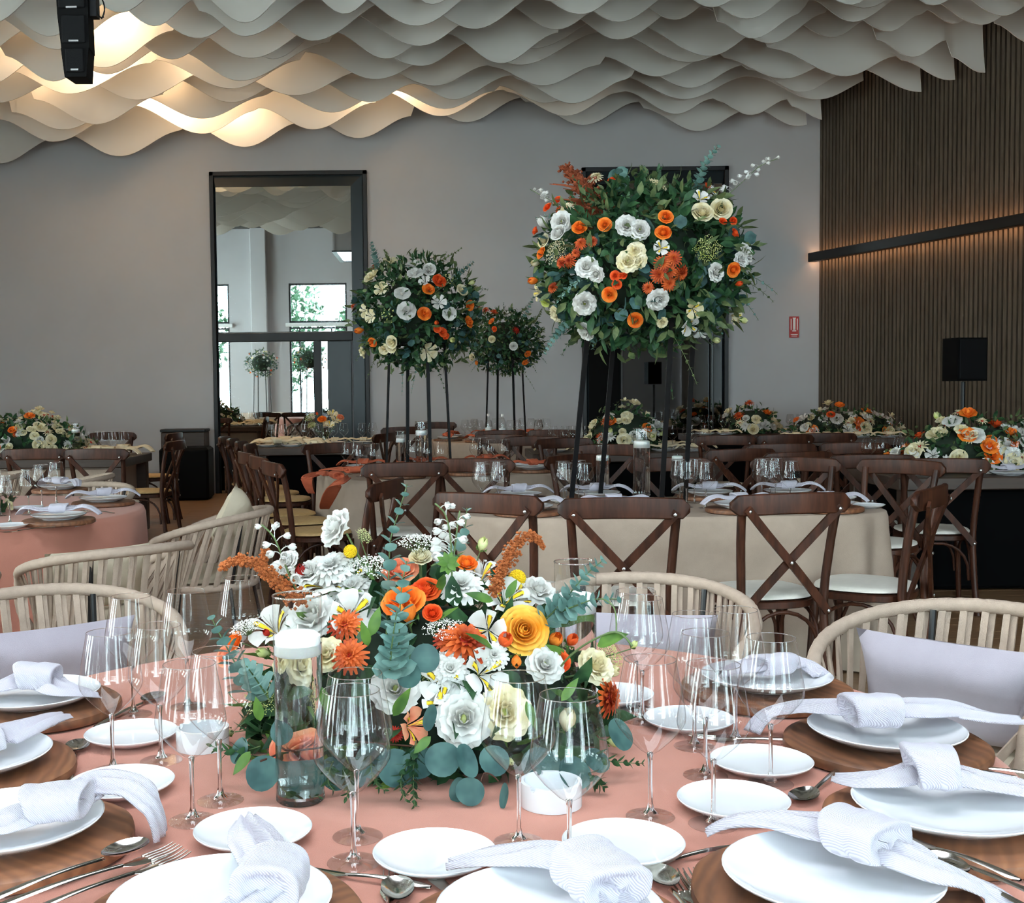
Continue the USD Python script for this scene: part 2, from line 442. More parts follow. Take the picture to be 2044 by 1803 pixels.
# ================================================================ the room
WALL_Y, CEIL_Z, LEFT_X = 15.6, 5.75, -9.5
RW0, RW1 = V3(4.95, WALL_Y, 0), V3(10.35, -2.0, 0)      # the slatted wall stands at an angle
_rd = (RW1 - RW0) / np.linalg.norm(RW1 - RW0)
_rn = V3(-_rd[1], _rd[0], 0) * -1                        # towards the room
if _rn[0] > 0:
    _rn = -_rn
wall_len = np.linalg.norm(RW1 - RW0)


def struct(name, mb, m, parent='/World', smooth=False):
    return tag(obj(name, mb, m, parent, smooth), kind='structure' if parent == '/World' else None)


floor = thing('floor', None, None, kind='structure')
obj('subfloor', MB().box((0.5, 6.8, -0.07), (21, 18.2, 0.1)), M['slat_back'], floor)
rest = MB()
for i in range(100):
    y = -2.2 + 0.18 * i
    for j in range(12):
        x = LEFT_X - 0.2 + 1.8 * j - (0.9 if i % 2 else 0.0) + 0.3 * ((i * 5) % 3)
        c, s_ = (x + 0.9, y + 0.09, -0.01), (1.7965, 0.1765, 0.02)
        if -3.2 < x < 2.6 and 2.6 < y < 9.6:
            obj('plank', MB().box(c, s_), M['floor_wood'], floor)
        elif x < 10.6:
            rest.box(c, s_)
tag(obj('planks', rest, M['floor_wood'], floor), kind='stuff')
ceil = thing('ceiling', None, None, kind='structure')
obj('ceiling_slab', MB().box((0.5, 6.8, CEIL_Z + 0.05), (21, 18.2, 0.1)), M['ceiling_dark'], ceil)
mb = MB()
_e = [-2.3] + [e for y in UNSEEN_LEFT_WIN for e in (y - 0.8, y + 0.8)] + [15.9]
for _a, _b in zip(_e[0::2], _e[1::2]):
    mb.box((LEFT_X - 0.1, (_a + _b) / 2, CEIL_Z / 2), (0.2, _b - _a, CEIL_Z))
for y in UNSEEN_LEFT_WIN:  # openings for the unseen left windows that let in the side light
    mb.box((LEFT_X - 0.1, y, 5.0), (0.2, 1.6, 1.5)); mb.box((LEFT_X - 0.1, y, 0.25), (0.2, 1.6, 0.5))
struct('wall_left', mb, M['plaster'])
struct('wall_far', MB().box((-2.2, WALL_Y + 0.1, CEIL_Z / 2), (14.6, 0.2, CEIL_Z)), M['plaster'])

# slatted wall: every batten a part
wr = thing('wall_right', None, None, RW0, math.atan2(_rd[1], _rd[0]), kind='structure')
obj('backing', MB().box((wall_len / 2, 0.1, CEIL_Z / 2), (wall_len, 0.1, CEIL_Z)), M['slat_back'], wr)
for k in range(118):
    x = 0.03 + k * 0.07
    obj('batten', MB().box((x, 0.02, CEIL_Z / 2), (0.044, 0.06, CEIL_Z - 0.02)), M['slat_wood'], wr)
mb = MB()
for k in range(118, int(wall_len / 0.07)):
    mb.box((0.03 + k * 0.07, 0.02, CEIL_Z / 2), (0.044, 0.06, CEIL_Z - 0.02))
tag(obj('battens', mb, M['slat_wood'], wr), kind='stuff')

# the black ledge with a warm strip along its upper and lower back edge
lx0, lx1 = 0.06, 9.0
led = thing('ledge_light', 'black ledge running across the dark slatted wall with a warm glow above and below it', 'light', RW0, math.atan2(_rd[1], _rd[0]))
ZL = 2.97
obj('bar', MB().box(((lx0 + lx1) / 2, -0.17, ZL), (lx1 - lx0, 0.1, 0.115), ch=0.006), M['black_metal'], led)
obj('light_strip', MB().box(((0 + lx1) / 2, -0.095, ZL + 0.035), (lx1, 0.03, 0.012)), M['lamp_strip'], led)
obj('light_strip', MB().box(((0 + lx1) / 2, -0.095, ZL - 0.035), (lx1, 0.03, 0.012)), M['lamp_strip'], led)
obj('bracket', MB().box((lx1 / 2, -0.09, ZL), (lx1, 0.08, 0.03)), M['black_metal'], led)

# ---- ceiling waves: hanging felt sheets in rows, the lower edge of each cut to a wave
ROWS = [  # (depth of the row, right end in the photograph, troughs (x, y) of its lower edge there)
    (15.25, 1612, [(0, 327), (240, 313), (490, 294), (716, 277), (932, 244), (1163, 251), (1395, 262), (1590, 254)], 26),
    (14.85, 1642, [(-120, 250), (110, 284), (405, 267), (627, 260), (880, 232), (1130, 233), (1350, 228), (1500, 230), (1645, 242)], 25),
    (14.42, 1722, [(-80, 200), (127, 259), (405, 238), (665, 225), (888, 219), (1090, 205), (1365, 200), (1632, 199)], 24),
    (13.98, 1800, [(-60, 215), (193, 248), (463, 206), (742, 204), (905, 201), (1143, 206), (1376, 178), (1600, 184), (1790, 150)], 24),
    (13.55, 1846, [(0, 207), (275, 199), (590, 192), (870, 172), (1083, 173), (1312, 152), (1560, 160), (1838, 183)], 24),
    (13.1, 1917, [(-110, 150), (140, 189), (465, 178), (750, 159), (1040, 131), (1376, 124), (1686, 155), (1895, 160)], 26),
    (12.68, 1964, [(-20, 170), (215, 150), (480, 161), (842, 133), (1065, 97), (1415, 113), (1662, 75), (1818, 117), (1958, 147)], 26),
    (12.25, 2100, [(110, 164), (345, 120), (545, 117), (772, 120), (1000, 127), (1235, 80), (1535, 88), (1775, 63), (1900, 50), (2050, 88)], 26),
    (11.82, 2150, [(-60, 120), (210, 137), (500, 117), (840, 94), (1110, 60), (1350, 40), (1500, 80), (1700, 45), (1960, 50), (2140, 60)], 27),
    (11.4, 2200, [(115, 98), (400, 80), (625, 82), (950, 60), (1235, 45), (1492, 38), (1720, 20), (2005, 31), (2180, 40)], 28),
    (10.97, 2250, [(100, 73), (310, 52), (490, 76), (832, 51), (1160, 32), (1420, 15), (1700, 11), (1857, 15), (2100, 10), (2230, 20)], 28),
    (10.55, 2300, [(-10, 50), (240, 25), (492, 47), (690, 32), (862, 10), (1100, 2), (1330, -5), (1570, -10), (1800, -12), (2010, -5), (2240, 0)], 28)]


def wave_row(y, x_lo, x_hi, low, thick=0.014):
    """a hanging sheet at the depth y; low(x) is the height of its lower edge; it bellies a little, as felt does"""
    xs = np.arange(x_lo, x_hi + 1e-6, 0.06)
    zl = low(xs)
    ts = np.linspace(0, 1, 7)
    top = 5.55
    fold = 0.035 * np.sin(xs * 2.1 + y * 3.0)
    P = np.stack([np.stack([xs, y + fold * (1 - t) + 0.05 * np.sin(t * PI) - 0.03 * (1 - t) ** 2, zl + (top - zl) * t], -1) for t in ts])
    mb = MB()
    mb.grid(P)
    mb.grid(P + V3(0, thick, 0), flip=True)
    mb.grid(np.stack([P[0], P[0] + V3(0, thick, 0)]), flip=True)
    for e in (0, -1):
        mb.grid(np.stack([P[:, e], P[:, e] + V3(0, thick, 0)]), flip=e == -1)
    return mb


def scallops(tr, amp_w, crest):
    """lower edge through the troughs, rising to rounded crests between them"""
    tr = sorted(tr)

    def low(x):
        z = np.full_like(x, 9.0)
        for k, (tx, tz) in enumerate(tr):
            l = (tx - tr[k - 1][0]) / 2 if k else amp_w
            r = (tr[k + 1][0] - tx) / 2 if k < len(tr) - 1 else amp_w
            w = np.where(x < tx, l, r)
            u = np.minimum(np.abs(x - tx) / w, 1.4)
            rise = crest * np.minimum(w / amp_w, 1.25)
            z = np.minimum(z, tz + 0.78 * rise * (0.5 - 0.5 * np.cos(np.minimum(u, 1.0) * PI)) + np.maximum(u - 1, 0) * 3)
        return z
    return low


for k, (y, xe, tr, amp) in enumerate(ROWS):
    t3 = [tuple(deep(px, py, y)[[0, 2]]) for px, py in tr]
    step = np.median(np.diff([t[0] for t in t3]))
    while t3[0][0] > LEFT_X + 0.5:
        t3.insert(0, (t3[0][0] - step * (0.85 + 0.3 * R.random()), t3[1][1] + 0.1 * (R.random() - 0.5)))
    xr = deep(xe, 150, y)[0]
    obj('felt_wave', wave_row(y, LEFT_X + 0.05, xr, scallops(t3, step / 2, 0.0145 * amp)), M['felt'], ceil, 60)
for k in range(16):
    y = 10.12 - 0.56 * k
    xr = RW0[0] + (WALL_Y - y) * 0.3068 - 0.1
    if y < 3.4 and y > 0.3:
        continue      # gap left for the unseen overhead light above the front table
    ph, st = R.random() * 2, 1.55 + 0.3 * R.random()
    t3 = [(LEFT_X + ph + i * st * (0.9 + 0.2 * R.random()), 4.72 + 0.12 * R.random()) for i in range(int((xr - LEFT_X) / st) + 1)]
    obj('felt_wave', wave_row(y, LEFT_X + 0.05, xr, scallops(t3, st / 2, 0.4)), M['felt'], ceil, 60)

# unseen warm lamps hidden between the rows, placed to light the felt
for i, (px, py, y, pw) in enumerate(((205, 60, 11.62, 0.35), (185, 120, 12.9, 0.75), (60, 60, 12.45, 0.5), (330, 215, 14.63, 0.75), (455, 225, 15.05, 0.4), (770, 165, 14.62, 0.65), (60, 150, 14.0, 0.6), (420, 130, 13.3, 0.4))):
    p = deep(px, py, y)
    p[2] += 0.28
    sp = UsdLux.SphereLight.Define(stage, f'/World/wave_lamp_{i + 1:03d}')
    sp.CreateRadiusAttr(0.05); sp.CreateIntensityAttr(WARM * pw * 8); sp.CreateColorAttr(Gf.Vec3f(1.0, 0.70, 0.42))
    UsdGeom.Xformable(sp).AddTranslateOp().Set(Gf.Vec3d(*[float(v) for v in p]))

# added shaft and frame round the unseen overhead light above the front table
rl = thing('trim_1', None, None, (-0.2, 1.9, 0), kind='structure')
for sx in (-1, 1):
    obj('shaft_side', MB().box((sx * 2.24, 0, 5.15), (0.05, 2.36, 1.2)), M['plaster'], rl)
    obj('shaft_side', MB().box((0, sx * 1.14, 5.15), (4.43, 0.05, 1.2)), M['plaster'], rl)
    obj('shaft_trim', MB().box((sx * 2.24, 0, 4.54), (0.1, 2.38, 0.03)), M['window_frame'], rl)
    obj('shaft_trim', MB().box((0, sx * 1.14, 4.54), (4.38, 0.1, 0.03)), M['window_frame'], rl)

# ---- window wall behind the camera: tall windows in two tiers between white piers
bw = thing('wall_back', None, None, kind='structure')
edges = [LEFT_X] + [e for x in WIN_X if x - 0.8 > LEFT_X for e in (x - 0.8, x + 0.8)] + [10.35]
mb = MB()
for a, b in zip(edges[0::2], edges[1::2]):
    mb.box(((a + b) / 2, BACK - 0.1, CEIL_Z / 2), (b - a, 0.2, CEIL_Z))
for x in WIN_X:
    if x - 0.8 > LEFT_X:
        mb.box((x, BACK - 0.1, 5.0), (1.6, 0.2, 1.5)); mb.box((x, BACK - 0.1, 0.25), (1.6, 0.2, 0.5))
obj('masonry', mb, M['plaster'], bw)
for x in (-8.2, -4.95, -1.75, 1.35, 4.45, 7.5):
    obj('pier', MB().box((x, BACK + 0.1, CEIL_Z / 2), (0.42, 0.28, CEIL_Z), ch=0.01), M['plaster'], bw)
def window(n, loc, rz):
    w = UsdGeom.Xform.Define(stage, f'/World/window_{n}').GetPrim()
    xf(w, loc, rz); tag(w, kind='structure')
    fr = lambda c, s: obj('frame_bar', MB().box(c, s, ch=0.004), M['window_frame'], w)
    for sx in (-0.775, 0.775):
        fr((sx, -0.06, 2.375), (0.05, 0.07, 3.75))
    for z in (0.53, 3.02, 3.19, 4.22):
        fr((0, -0.06, z), (1.5, 0.07, 0.05))
    for sx in (-0.52, 0.36):
        fr((sx, -0.06, 1.77), (0.045, 0.06, 2.47))
    fr((0, -0.06, 2.86), (1.5, 0.06, 0.05))
    obj('blind_box', MB().box((0, 0.055, 3.105), (1.78, 0.1, 0.1), ch=0.01), M['trim_white'], w)
    obj('pane', MB().box((0, -0.06, 3.705), (1.5, 0.008, 0.98)), M['pane'], w)
    obj('pane', MB().box((0, -0.06, 1.775), (1.5, 0.008, 2.44)), M['pane'], w)


wi = 0
for x in WIN_X:
    if x - 0.8 > LEFT_X:
        wi += 1
        window(wi, (x, BACK, 0), 0)
for y in UNSEEN_LEFT_WIN:
    wi += 1
    window(wi, (LEFT_X, y, 0), -PI / 2)  # left wall windows, unseen, set before the side lights

# garden outside the windows, seen in the mirror
struct('terrace', MB().box((-4, -9, -0.06), (40, 13.6, 0.1)), M['ground_out'])
def tree(x, y, h, label, seed):
    q = np.random.default_rng(seed)
    t = thing('tree', label, 'tree', (x, y, 0), group='trees in the garden behind the windows')
    obj('trunk', MB().tube([(0, 0, 0), (0.05, 0.03, h * 0.3), (0.0, 0.1, h * 0.6)], [0.14, 0.11, 0.05], 8), M['bark'], t)
    n = 2600
    d = q.normal(size=(n, 3)); d /= np.linalg.norm(d, axis=1, keepdims=True)
    p = d * (q.random((n, 1)) ** 0.4) * V3(1.5, 1.3, h * 0.42) + V3(0, 0, h * 0.62)
    a, b = q.normal(size=(n, 3)) * 0.075, q.normal(size=(n, 3)) * 0.075
    v = np.stack([p - a, p - b * 0.6, p + a, p + b * 0.6], 1).reshape(-1, 3)
    tag(obj('foliage', MB().add(v, np.arange(n * 4).reshape(-1, 4)), M['tree_leaf'], t), kind='stuff')
for i in range(6):
    tree(-11.2 + i * 3.1, -5.6 - 0.6 * (i % 2), 4.3 + 0.5 * ((i * 7) % 3), f'{("first", "second", "third", "fourth", "fifth", "sixth")[i]} green tree outside the tall windows, seen in the mirror', 100 + i)

# ---- framed mirror doors in the far wall
def bevel_frame(name, x0, x1, z1, bl, br, bt, depth, label):
    t = thing(name, label, 'mirror', (0, 0, 0))
    y0, y1 = WALL_Y - 0.02, WALL_Y - 0.02 + depth
    xl, xr, zt = x0 + bl, x1 - br, z1 - bt
    e = 0.055
    def jamb(a, b, nm):  # a: outer front corner pair, b: inner back pair
        P = np.array([[a[0], b[0]], [a[1], b[1]]], float)
        mb = MB().grid(P); mb.grid(P + V3(0, 0.02, 0), flip=True)
        obj(nm, mb, M['dark_panel'], t)
    jamb(((x0 + e, y0, 0), (x0 + e, y0, z1 - e)), ((xl, y1, 0), (xl, y1, zt)), 'left_reveal')
    jamb(((x1 - e, y0, 0), (x1 - e, y0, z1 - e)), ((xr, y1, 0), (xr, y1, zt)), 'right_reveal')
    jamb(((x0 + e, y0, z1 - e), (x1 - e, y0, z1 - e)), ((xl, y1, zt), (xr, y1, zt)), 'head_reveal')
    obj('frame_stile', MB().box((x0 + e / 2, y0 - 0.01, z1 / 2), (e, 0.06, z1), ch=0.005), M['black_metal'], t)
    obj('frame_stile', MB().box((x1 - e / 2, y0 - 0.01, z1 / 2), (e, 0.06, z1), ch=0.005), M['black_metal'], t)
    obj('frame_head', MB().box(((x0 + x1) / 2, y0 - 0.01, z1 - e / 2), (x1 - x0, 0.06, e), ch=0.005), M['black_metal'], t)
    return t, xl, xr, zt, y1

t, xl, xr, zt, y1 = bevel_frame('mirror_door', -2.95, -0.917, 4.165, 0.08, 0.21, 0.2, -0.03, 'tall black framed mirror doors left of centre, reflecting windows and ceiling')
yb = WALL_Y - 0.045
obj('transom_mirror', MB().box(((xl + xr) / 2, yb, (2.1 + zt) / 2), (xr - xl, 0.012, zt - 2.1)), M['mirror_glass'], t)
tag(obj('transom_bar', MB().box(((xl + xr) / 2, yb - 0.03, 2.03), (xr - xl, 0.06, 0.11), ch=0.006), M['black_metal'], t))
xm = deep(628, 800, yb)[0]
obj('door_mirror', MB().box(((xl + xm) / 2, yb, 0.99), (xm - xl, 0.012, 1.96)), M['mirror_glass'], t)
obj('door_stile', MB().box((xm + 0.05, yb - 0.02, 0.99), (0.1, 0.04, 1.96), ch=0.005), M['black_metal'], t)
obj('side_mirror', MB().box((xm + 0.14, yb, 0.99), (0.08, 0.012, 1.96)), M['mirror_glass'], t)
xp = deep(703, 800, yb)[0]
obj('door_panel', MB().box(((xm + 0.18 + xp) / 2, yb - 0.02, 0.99), (xp - xm - 0.18, 0.04, 1.96), ch=0.005), M['dark_panel'], t)

t, xl, xr, zt, y1 = bevel_frame('mirror_door', 1.857, 3.755, 4.165, 0.08, 0.08, 0.22, -0.03, 'tall black framed dark glass doors behind the big flower stand, reflecting the slatted wall')
xm = deep(1238, 800, WALL_Y)[0]
obj('door_panel', MB().box(((xl + xm) / 2, yb - 0.005, zt / 2), (xm - xl, 0.03, zt)), M['speaker_black'], t)
obj('glass_leaf', MB().box(((xm + xr) / 2, yb - 0.07, zt / 2), (xr - xm - 0.01, 0.012, zt - 0.02), rz=math.radians(5.5)), M['dark_mirror'], t)   # stands slightly ajar
obj('door_stile', MB().box((deep(1418, 800, WALL_Y)[0], yb - 0.1, zt / 2), (0.02, 0.03, zt)), M['black_metal'], t)

# ---- small things on and before the walls
s = thing('fire_sign', 'small red fire hose sign on the grey wall beside the slatted wall', 'sign', deep(1585, 653, WALL_Y - 0.012))
obj('panel', MB().box((0, 0, 0), (0.125, 0.01, 0.275), ch=0.003), M['paper_red'], s)
mb = MB().box((0.0, -0.008, 0.035), (0.032, 0.006, 0.15)).box((-0.04, -0.008, 0.035), (0.010, 0.006, 0.15)).box((0.04, -0.008, 0.035), (0.010, 0.006, 0.15)).box((0, -0.008, 0.115), (0.04, 0.006, 0.012)).box((0, -0.008, -0.05), (0.05, 0.006, 0.012))
obj('pictogram', mb, M['paper_white'], s)
mb = MB().box((0, -0.008, -0.098), (0.09, 0.006, 0.01)).box((0, -0.008, -0.118), (0.07, 0.006, 0.006))
obj('lettering', mb, M['paper_white'], s)

p = deep(1923, 718, 10.6)
s = thing('loudspeaker', 'black box loudspeaker on a tall stand before the slatted wall at right', 'speaker', (p[0], p[1], p[2]), 0.25)
obj('cabinet', MB().prism([(-0.15, -0.12), (0.15, -0.12), (0.11, 0.14), (-0.11, 0.14)], 'z', -0.19, 0.19), M['speaker_black'], s)
obj('front_grille', MB().box((0, -0.127, 0), (0.27, 0.014, 0.35), ch=0.005), M['grille'], s)
s = thing('speaker_stand', 'black tripod stand holding up the loudspeaker by the slatted wall', 'stand', (p[0], p[1], 0))
obj('pole', MB().tube([(0, 0, 0.35), (0, 0, p[2] - 0.195)], 0.02, 10), M['black_metal'], s)
obj('collar', MB().lathe([(0.001, 0.62), (0.035, 0.62), (0.035, 0.7), (0.001, 0.7)], 12), M['black_metal'], s)
for a in (0.3, 2.4, 4.5):
    obj('leg', MB().tube([(0.02 * math.cos(a), 0.02 * math.sin(a), 0.66), (0.45 * math.cos(a), 0.45 * math.sin(a), 0.012)], 0.011, 8), M['black_metal'], s)

# black loudspeaker boxes by the mirror door, on the floor
p = V3(-3.17, 14.85, 0)
s = thing('subwoofer', 'large black cloth covered box on the floor left of the mirror doors', 'speaker', p, 0.05)
obj('cabinet', MB().box((0, 0, 0.325), (0.60, 0.5, 0.65), ch=0.03), M['speaker_black'], s)
s = thing('equipment_case', 'dark brown case standing behind the black floor box', 'case', (-3.27, 15.35, 0))
obj('body', MB().box((-0.02, 0, 0.41), (0.56, 0.3, 0.82), ch=0.01), M['table_wood'], s)
obj('lid', MB().box((-0.02, 0, 0.84), (0.58, 0.32, 0.04), ch=0.008), M['black_metal'], s)

# line array hanging from the ceiling, upper left
p = deep(153, 0, 5.8)
s = thing('line_array', 'hanging black line array of loudspeakers in the upper left corner', 'speaker', (p[0], 5.8, p[2]))
k = 5.8 / 2380
for j, (y0, y1, x0, w0, x1, w1) in enumerate(((-52, 38, -2, 62, 0, 60), (36, 102, 0, 60, 3, 54), (100, 157, 2, 54, 2, 42))):
    zt_, zb_ = -y0 * k, -y1 * k
    a, b = w0 / 2 * k, w1 / 2 * k
    P = lambda z, w, cx, f: [(cx * k - w, -0.07, z), (cx * k + w, -0.07, z), (cx * k + w * f, 0.07, z), (cx * k - w * f, 0.07, z)]
    v = np.array(P(zb_ + 0.004, b, x1, 0.8) + P(zt_, a, x0, 0.8))
    obj('cabinet', MB().add(v, [[3, 2, 1, 0], [4, 5, 6, 7], [0, 1, 5, 4], [1, 2, 6, 5], [2, 3, 7, 6], [3, 0, 4, 7]]), M['speaker_black'], s)
    obj('front_grille', MB().box(((x0 + x1) / 2 * k, -0.074, (zt_ + zb_) / 2 + 0.01), (b * 1.7, 0.012, (zt_ - zb_) * 0.8), ch=0.004), M['grille'], s)
    obj('badge', MB().box(((x0 + x1) / 2 * k, -0.079, zb_ + 0.035), (b * 0.7, 0.008, 0.008)), M['bolt'], s)
obj('rigging', MB().box((0.085, 0.0, -0.01), (0.03, 0.06, 0.15)).tube(arc((0.08, 0, 0.06), (0.165, -0.012, -0.03), (0.115, 0, -0.09), 12), 0.0036, 6).tube(arc((0.09, 0, 0.03), (0.097, -0.012, -0.11), (0.127, 0, -0.08), 12), 0.0036, 6), M['iron'], s)
obj('hanger', MB().tube([(0, 0, 0.2), (0, 0, 5.74 - p[2])], 0.015, 8), M['iron'], s)

# ================================================================ furniture and tableware (each kind built once, then copied)
def make_chair(loc, rz, label, group=None, tan=False, **kw):
    t = thing('crossback_chair', label, 'chair', loc, rz, group)
    w = M['chair_wood']
    # rear posts run from the floor up to the rail, bowed backwards
    post = lambda s: path_through([(s * 0.205, -0.255, 0.0), (s * 0.19, -0.215, 0.25), (s * 0.185, -0.2, 0.45), (s * 0.2, -0.225, 0.7), (s * 0.212, -0.262, 0.87)], 12)
    for s in (-1, 1):
        obj('rear_post', MB().tube(post(s), 0.0185, 10), w, t, 40)
    for s in (-1, 1):
        obj('front_leg', MB().tube(path_through([(s * 0.2, 0.2, 0.0), (s * 0.185, 0.178, 0.25), (s * 0.178, 0.17, 0.44)], 6), [0.014, 0.016, 0.017, 0.018, 0.019, 0.019], 10), w, t, 40)
    # top rail: a plank bent to a shallow bow, rounded ends
    xs = np.linspace(-0.262, 0.262, 19)
    hh = 0.043 * np.minimum(1, np.sqrt(np.maximum(0.12, 1 - ((np.abs(xs) - 0.222).clip(0) / 0.041) ** 2)))
    yy = -0.305 + 0.62 * xs ** 2
    zz = 0.872 + 0.008 * np.cos(xs * 6)
    P = np.stack([np.stack([xs, yy + dy, zz + dz * hh], -1) for dy, dz in ((-0.013, -0.85), (-0.013, 0.85), (-0.008, 1.0), (0.008, 1.0), (0.013, 0.85), (0.013, -0.85), (0.008, -1), (-0.008, -1))], 1)
    mb = MB().grid(P, wrap=True)
    mb.f.append(np.array([[0, i + 1, i] for i in range(1, 7)])); mb.f.append(np.array([[18 * 8, 18 * 8 + i, 18 * 8 + i + 1] for i in range(1, 7)]))
    obj('top_rail', mb, w, t, 50)
    # crossed braces
    for s, dy in ((-1, -0.012), (1, 0.006)):
        p = path_through([(s * 0.21, -0.298 + dy, 0.862), (s * 0.1, -0.272 + dy, 0.74), (0, -0.255 + dy, 0.632), (-s * 0.1, -0.236 + dy, 0.52), (-s * 0.188, -0.22 + dy, 0.415)], 12)
        obj('cross_brace', MB().tube(p, 1.0, 4, flat=(0.017, 0.0065), up=(0, 1, 0)), w, t)
    mb = MB()
    for p in ((-0.2, -0.312, 0.852), (0.2, -0.306, 0.852), (0, -0.279, 0.632), (-0.186, -0.243, 0.42), (0.186, -0.243, 0.42)):
        mb.sphere(p, (0.0085, 0.005, 0.0085), 8, 5)
    obj('bolts', mb, M['bolt'], t, True)
    # seat: rounded trapezium, wooden rim and pad
    a = np.linspace(0, 2 * PI, 36, endpoint=False)
    sq = lambda r, p: np.stack([np.sign(np.cos(a)) * np.abs(np.cos(a)) ** p * r * (1 + 0.1 * np.sin(a)), np.sign(np.sin(a)) * np.abs(np.sin(a)) ** p * r], -1)
    def slab(rad, zs):
        return MB().grid(np.stack([np.concatenate([sq(max(r, 0.001), 0.75), np.full((36, 1), z)], 1) for r, z in zip(rad, zs)]), wrap=True)
    obj('seat', slab([0.0, 0.2, 0.212, 0.212, 0.2, 0.0], [0.428, 0.428, 0.433, 0.458, 0.463, 0.463]), w, t, 50)
    obj('seat_pad', slab([0.0, 0.19, 0.208, 0.204, 0.18, 0.12, 0.0], [0.464, 0.464, 0.470, 0.482, 0.489, 0.493, 0.494]), M['cane' if tan else 'chair_pad'], t, 60)
    # bentwood hoops under the seat
    for q, nm in ((0, 'front_hoop'), (1, 'side_hoop'), (2, 'side_hoop'), (3, 'rear_hoop')):
        th = np.linspace(0, PI, 12)
        u, z = -np.cos(th) * 0.165, 0.20 + np.sin(th) ** 0.7 * 0.215
        p = {0: np.stack([u, u * 0 + 0.172, z], -1), 3: np.stack([u, u * 0 - 0.2, z], -1), 1: np.stack([u * 0 - 0.178, u * 1.05 - 0.012, z], -1), 2: np.stack([u * 0 + 0.178, u * 1.05 - 0.012, z], -1)}[q]
        obj(nm, MB().tube(p, 0.0085, 8), w, t, 40)
    return t


white_chair = Shop(make_chair)
tan_chair = Shop(lambda *a, **k: make_chair(*a, tan=True, **k))


def chair_at(px, py, rz, label, group=None, shop=None):
    """a chair whose top rail is seen at the pixel"""
    p = at(px, py, 0.9)
    o = p + rot_z(rz) @ V3(0, 0.28, 0)
    return (shop or white_chair)((o[0], o[1], 0), rz, label, group)


def make_rope_chair(loc, rz, label, group=None, **kw):
    t = thing('rope_armchair', label, 'armchair', loc, rz, group)
    amax = math.radians(118)
    def rail(th):
        u = np.abs(th) / amax
        z = 0.757 - 0.12 * u ** 2.2
        r = 0.335 - 0.01 * u
        return np.stack([r * np.sin(th) * 1.02, -r * np.cos(th), z], -1)
    th = np.linspace(-amax, amax, 44)
    top = rail(th)
    low = lambda s: np.array([rail(np.array([s * (amax + 0.10)]))[0] + V3(0, 0.015, -0.10), rail(np.array([s * (amax + 0.06)]))[0] + V3(-s * 0.05, 0.02, -0.22)])
    pts = np.vstack([low(-1)[::-1], rail(np.array([-amax - 0.08])) + V3(0, 0.01, -0.035), top, rail(np.array([amax + 0.08])) + V3(0, 0.01, -0.035), low(1)])
    pts = path_through(pts, 130)
    obj('top_rail', MB().tube(pts, 0.0185 * (1 + 0.10 * np.abs(np.sin(np.arange(130) * PI / 2.5))), 8), M['rope'], t, True)
    a = np.linspace(0, 2 * PI, 41)
    ring = np.stack([0.262 * np.sin(a), -0.255 * np.cos(a), 0.40 + 0 * a], -1)
    obj('seat_ring', MB().tube(ring, 0.02, 8, caps=False), M['rope'], t, True)
    obj('seat_weave', MB().lathe([(0.0, 0.388), (0.25, 0.392), (0.25, 0.404), (0.0, 0.41)], 28), M['rope'], t, 40)
    n = 25
    for k in range(n):
        for dz, dr, da in ((0, 0.004, 0.0), (1, -0.010, 0.045)):
            b = (k + 0.5) / n * 2 - 1
            th0 = b * (amax + 0.02) + da
            p0 = rail(np.array([th0]))[0] * V3(1 + dr * 2, 1 + dr * 2, 1)
            th1 = b * 2.7 + da * 1.25
            p1 = V3((0.268 + dr) * math.sin(th1), -(0.262 + dr) * math.cos(th1), 0.395)
            mid = (p0 + p1) / 2 - V3(p0[0], p0[1], 0) * 0.03
            pp = arc(p0, mid, p1, 4)
            rad = V3(pp[1][0], pp[1][1], 0.0)
            obj('rope_strand', MB().tube(pp, 1.0, 4, flat=(0.0092, 0.0028), up=rad, caps=False), M['rope'], t)
    for s in (-1, 1):
        for f in (-1, 1):
            obj('leg', MB().tube([(s * 0.19, f * 0.19, 0.40), (s * 0.245, f * 0.25, 0.0)], 0.0095, 8), M['black_metal'], t, 40)
    for s in (-1, 1):
        q = rail(np.array([s * 0.62]))[0]
        obj('back_upright', MB().tube([(q[0] * 0.95, q[1] * 0.95, q[2] - 0.01), (s * 0.17, -0.19, 0.40)], 0.009, 8), M['black_metal'], t, 40)
    obj('seat_cushion', MB().lathe([(0.0, 0.412), (0.21, 0.412), (0.232, 0.425), (0.232, 0.445), (0.21, 0.462), (0.1, 0.468), (0.0, 0.469)], 28), M['cushion_cream'], t, 50)
    return t


rope_chair = Shop(make_rope_chair)


def pillow_mesh(w, h, d, seed=0):
    u = np.linspace(-1, 1, 17); v = np.linspace(-1, 1, 11)
    U, Vv = np.meshgrid(u, v, indexing='ij')
    puff = (np.maximum(0, 1 - U ** 4) * np.maximum(0, 1 - Vv ** 4)) ** 0.55
    pin = 1 - 0.05 * (1 - U ** 2) * np.abs(Vv) ** 3
    X, Z = U * w / 2 * (1 - 0.06 * (1 - Vv ** 2) * np.abs(U) ** 3), Vv * h / 2 * pin
    nz = noise(np.stack([U * 2.2 + seed, Vv * 2.2, 0 * U + seed], -1)) - 0.5
    mb = MB()
    mb.grid(np.stack([X, -puff * d / 2 - nz * 0.018 * puff, Z], -1))
    mb.grid(np.stack([X, puff * d / 2 - nz * 0.018 * puff, Z], -1), flip=True)
    return mb


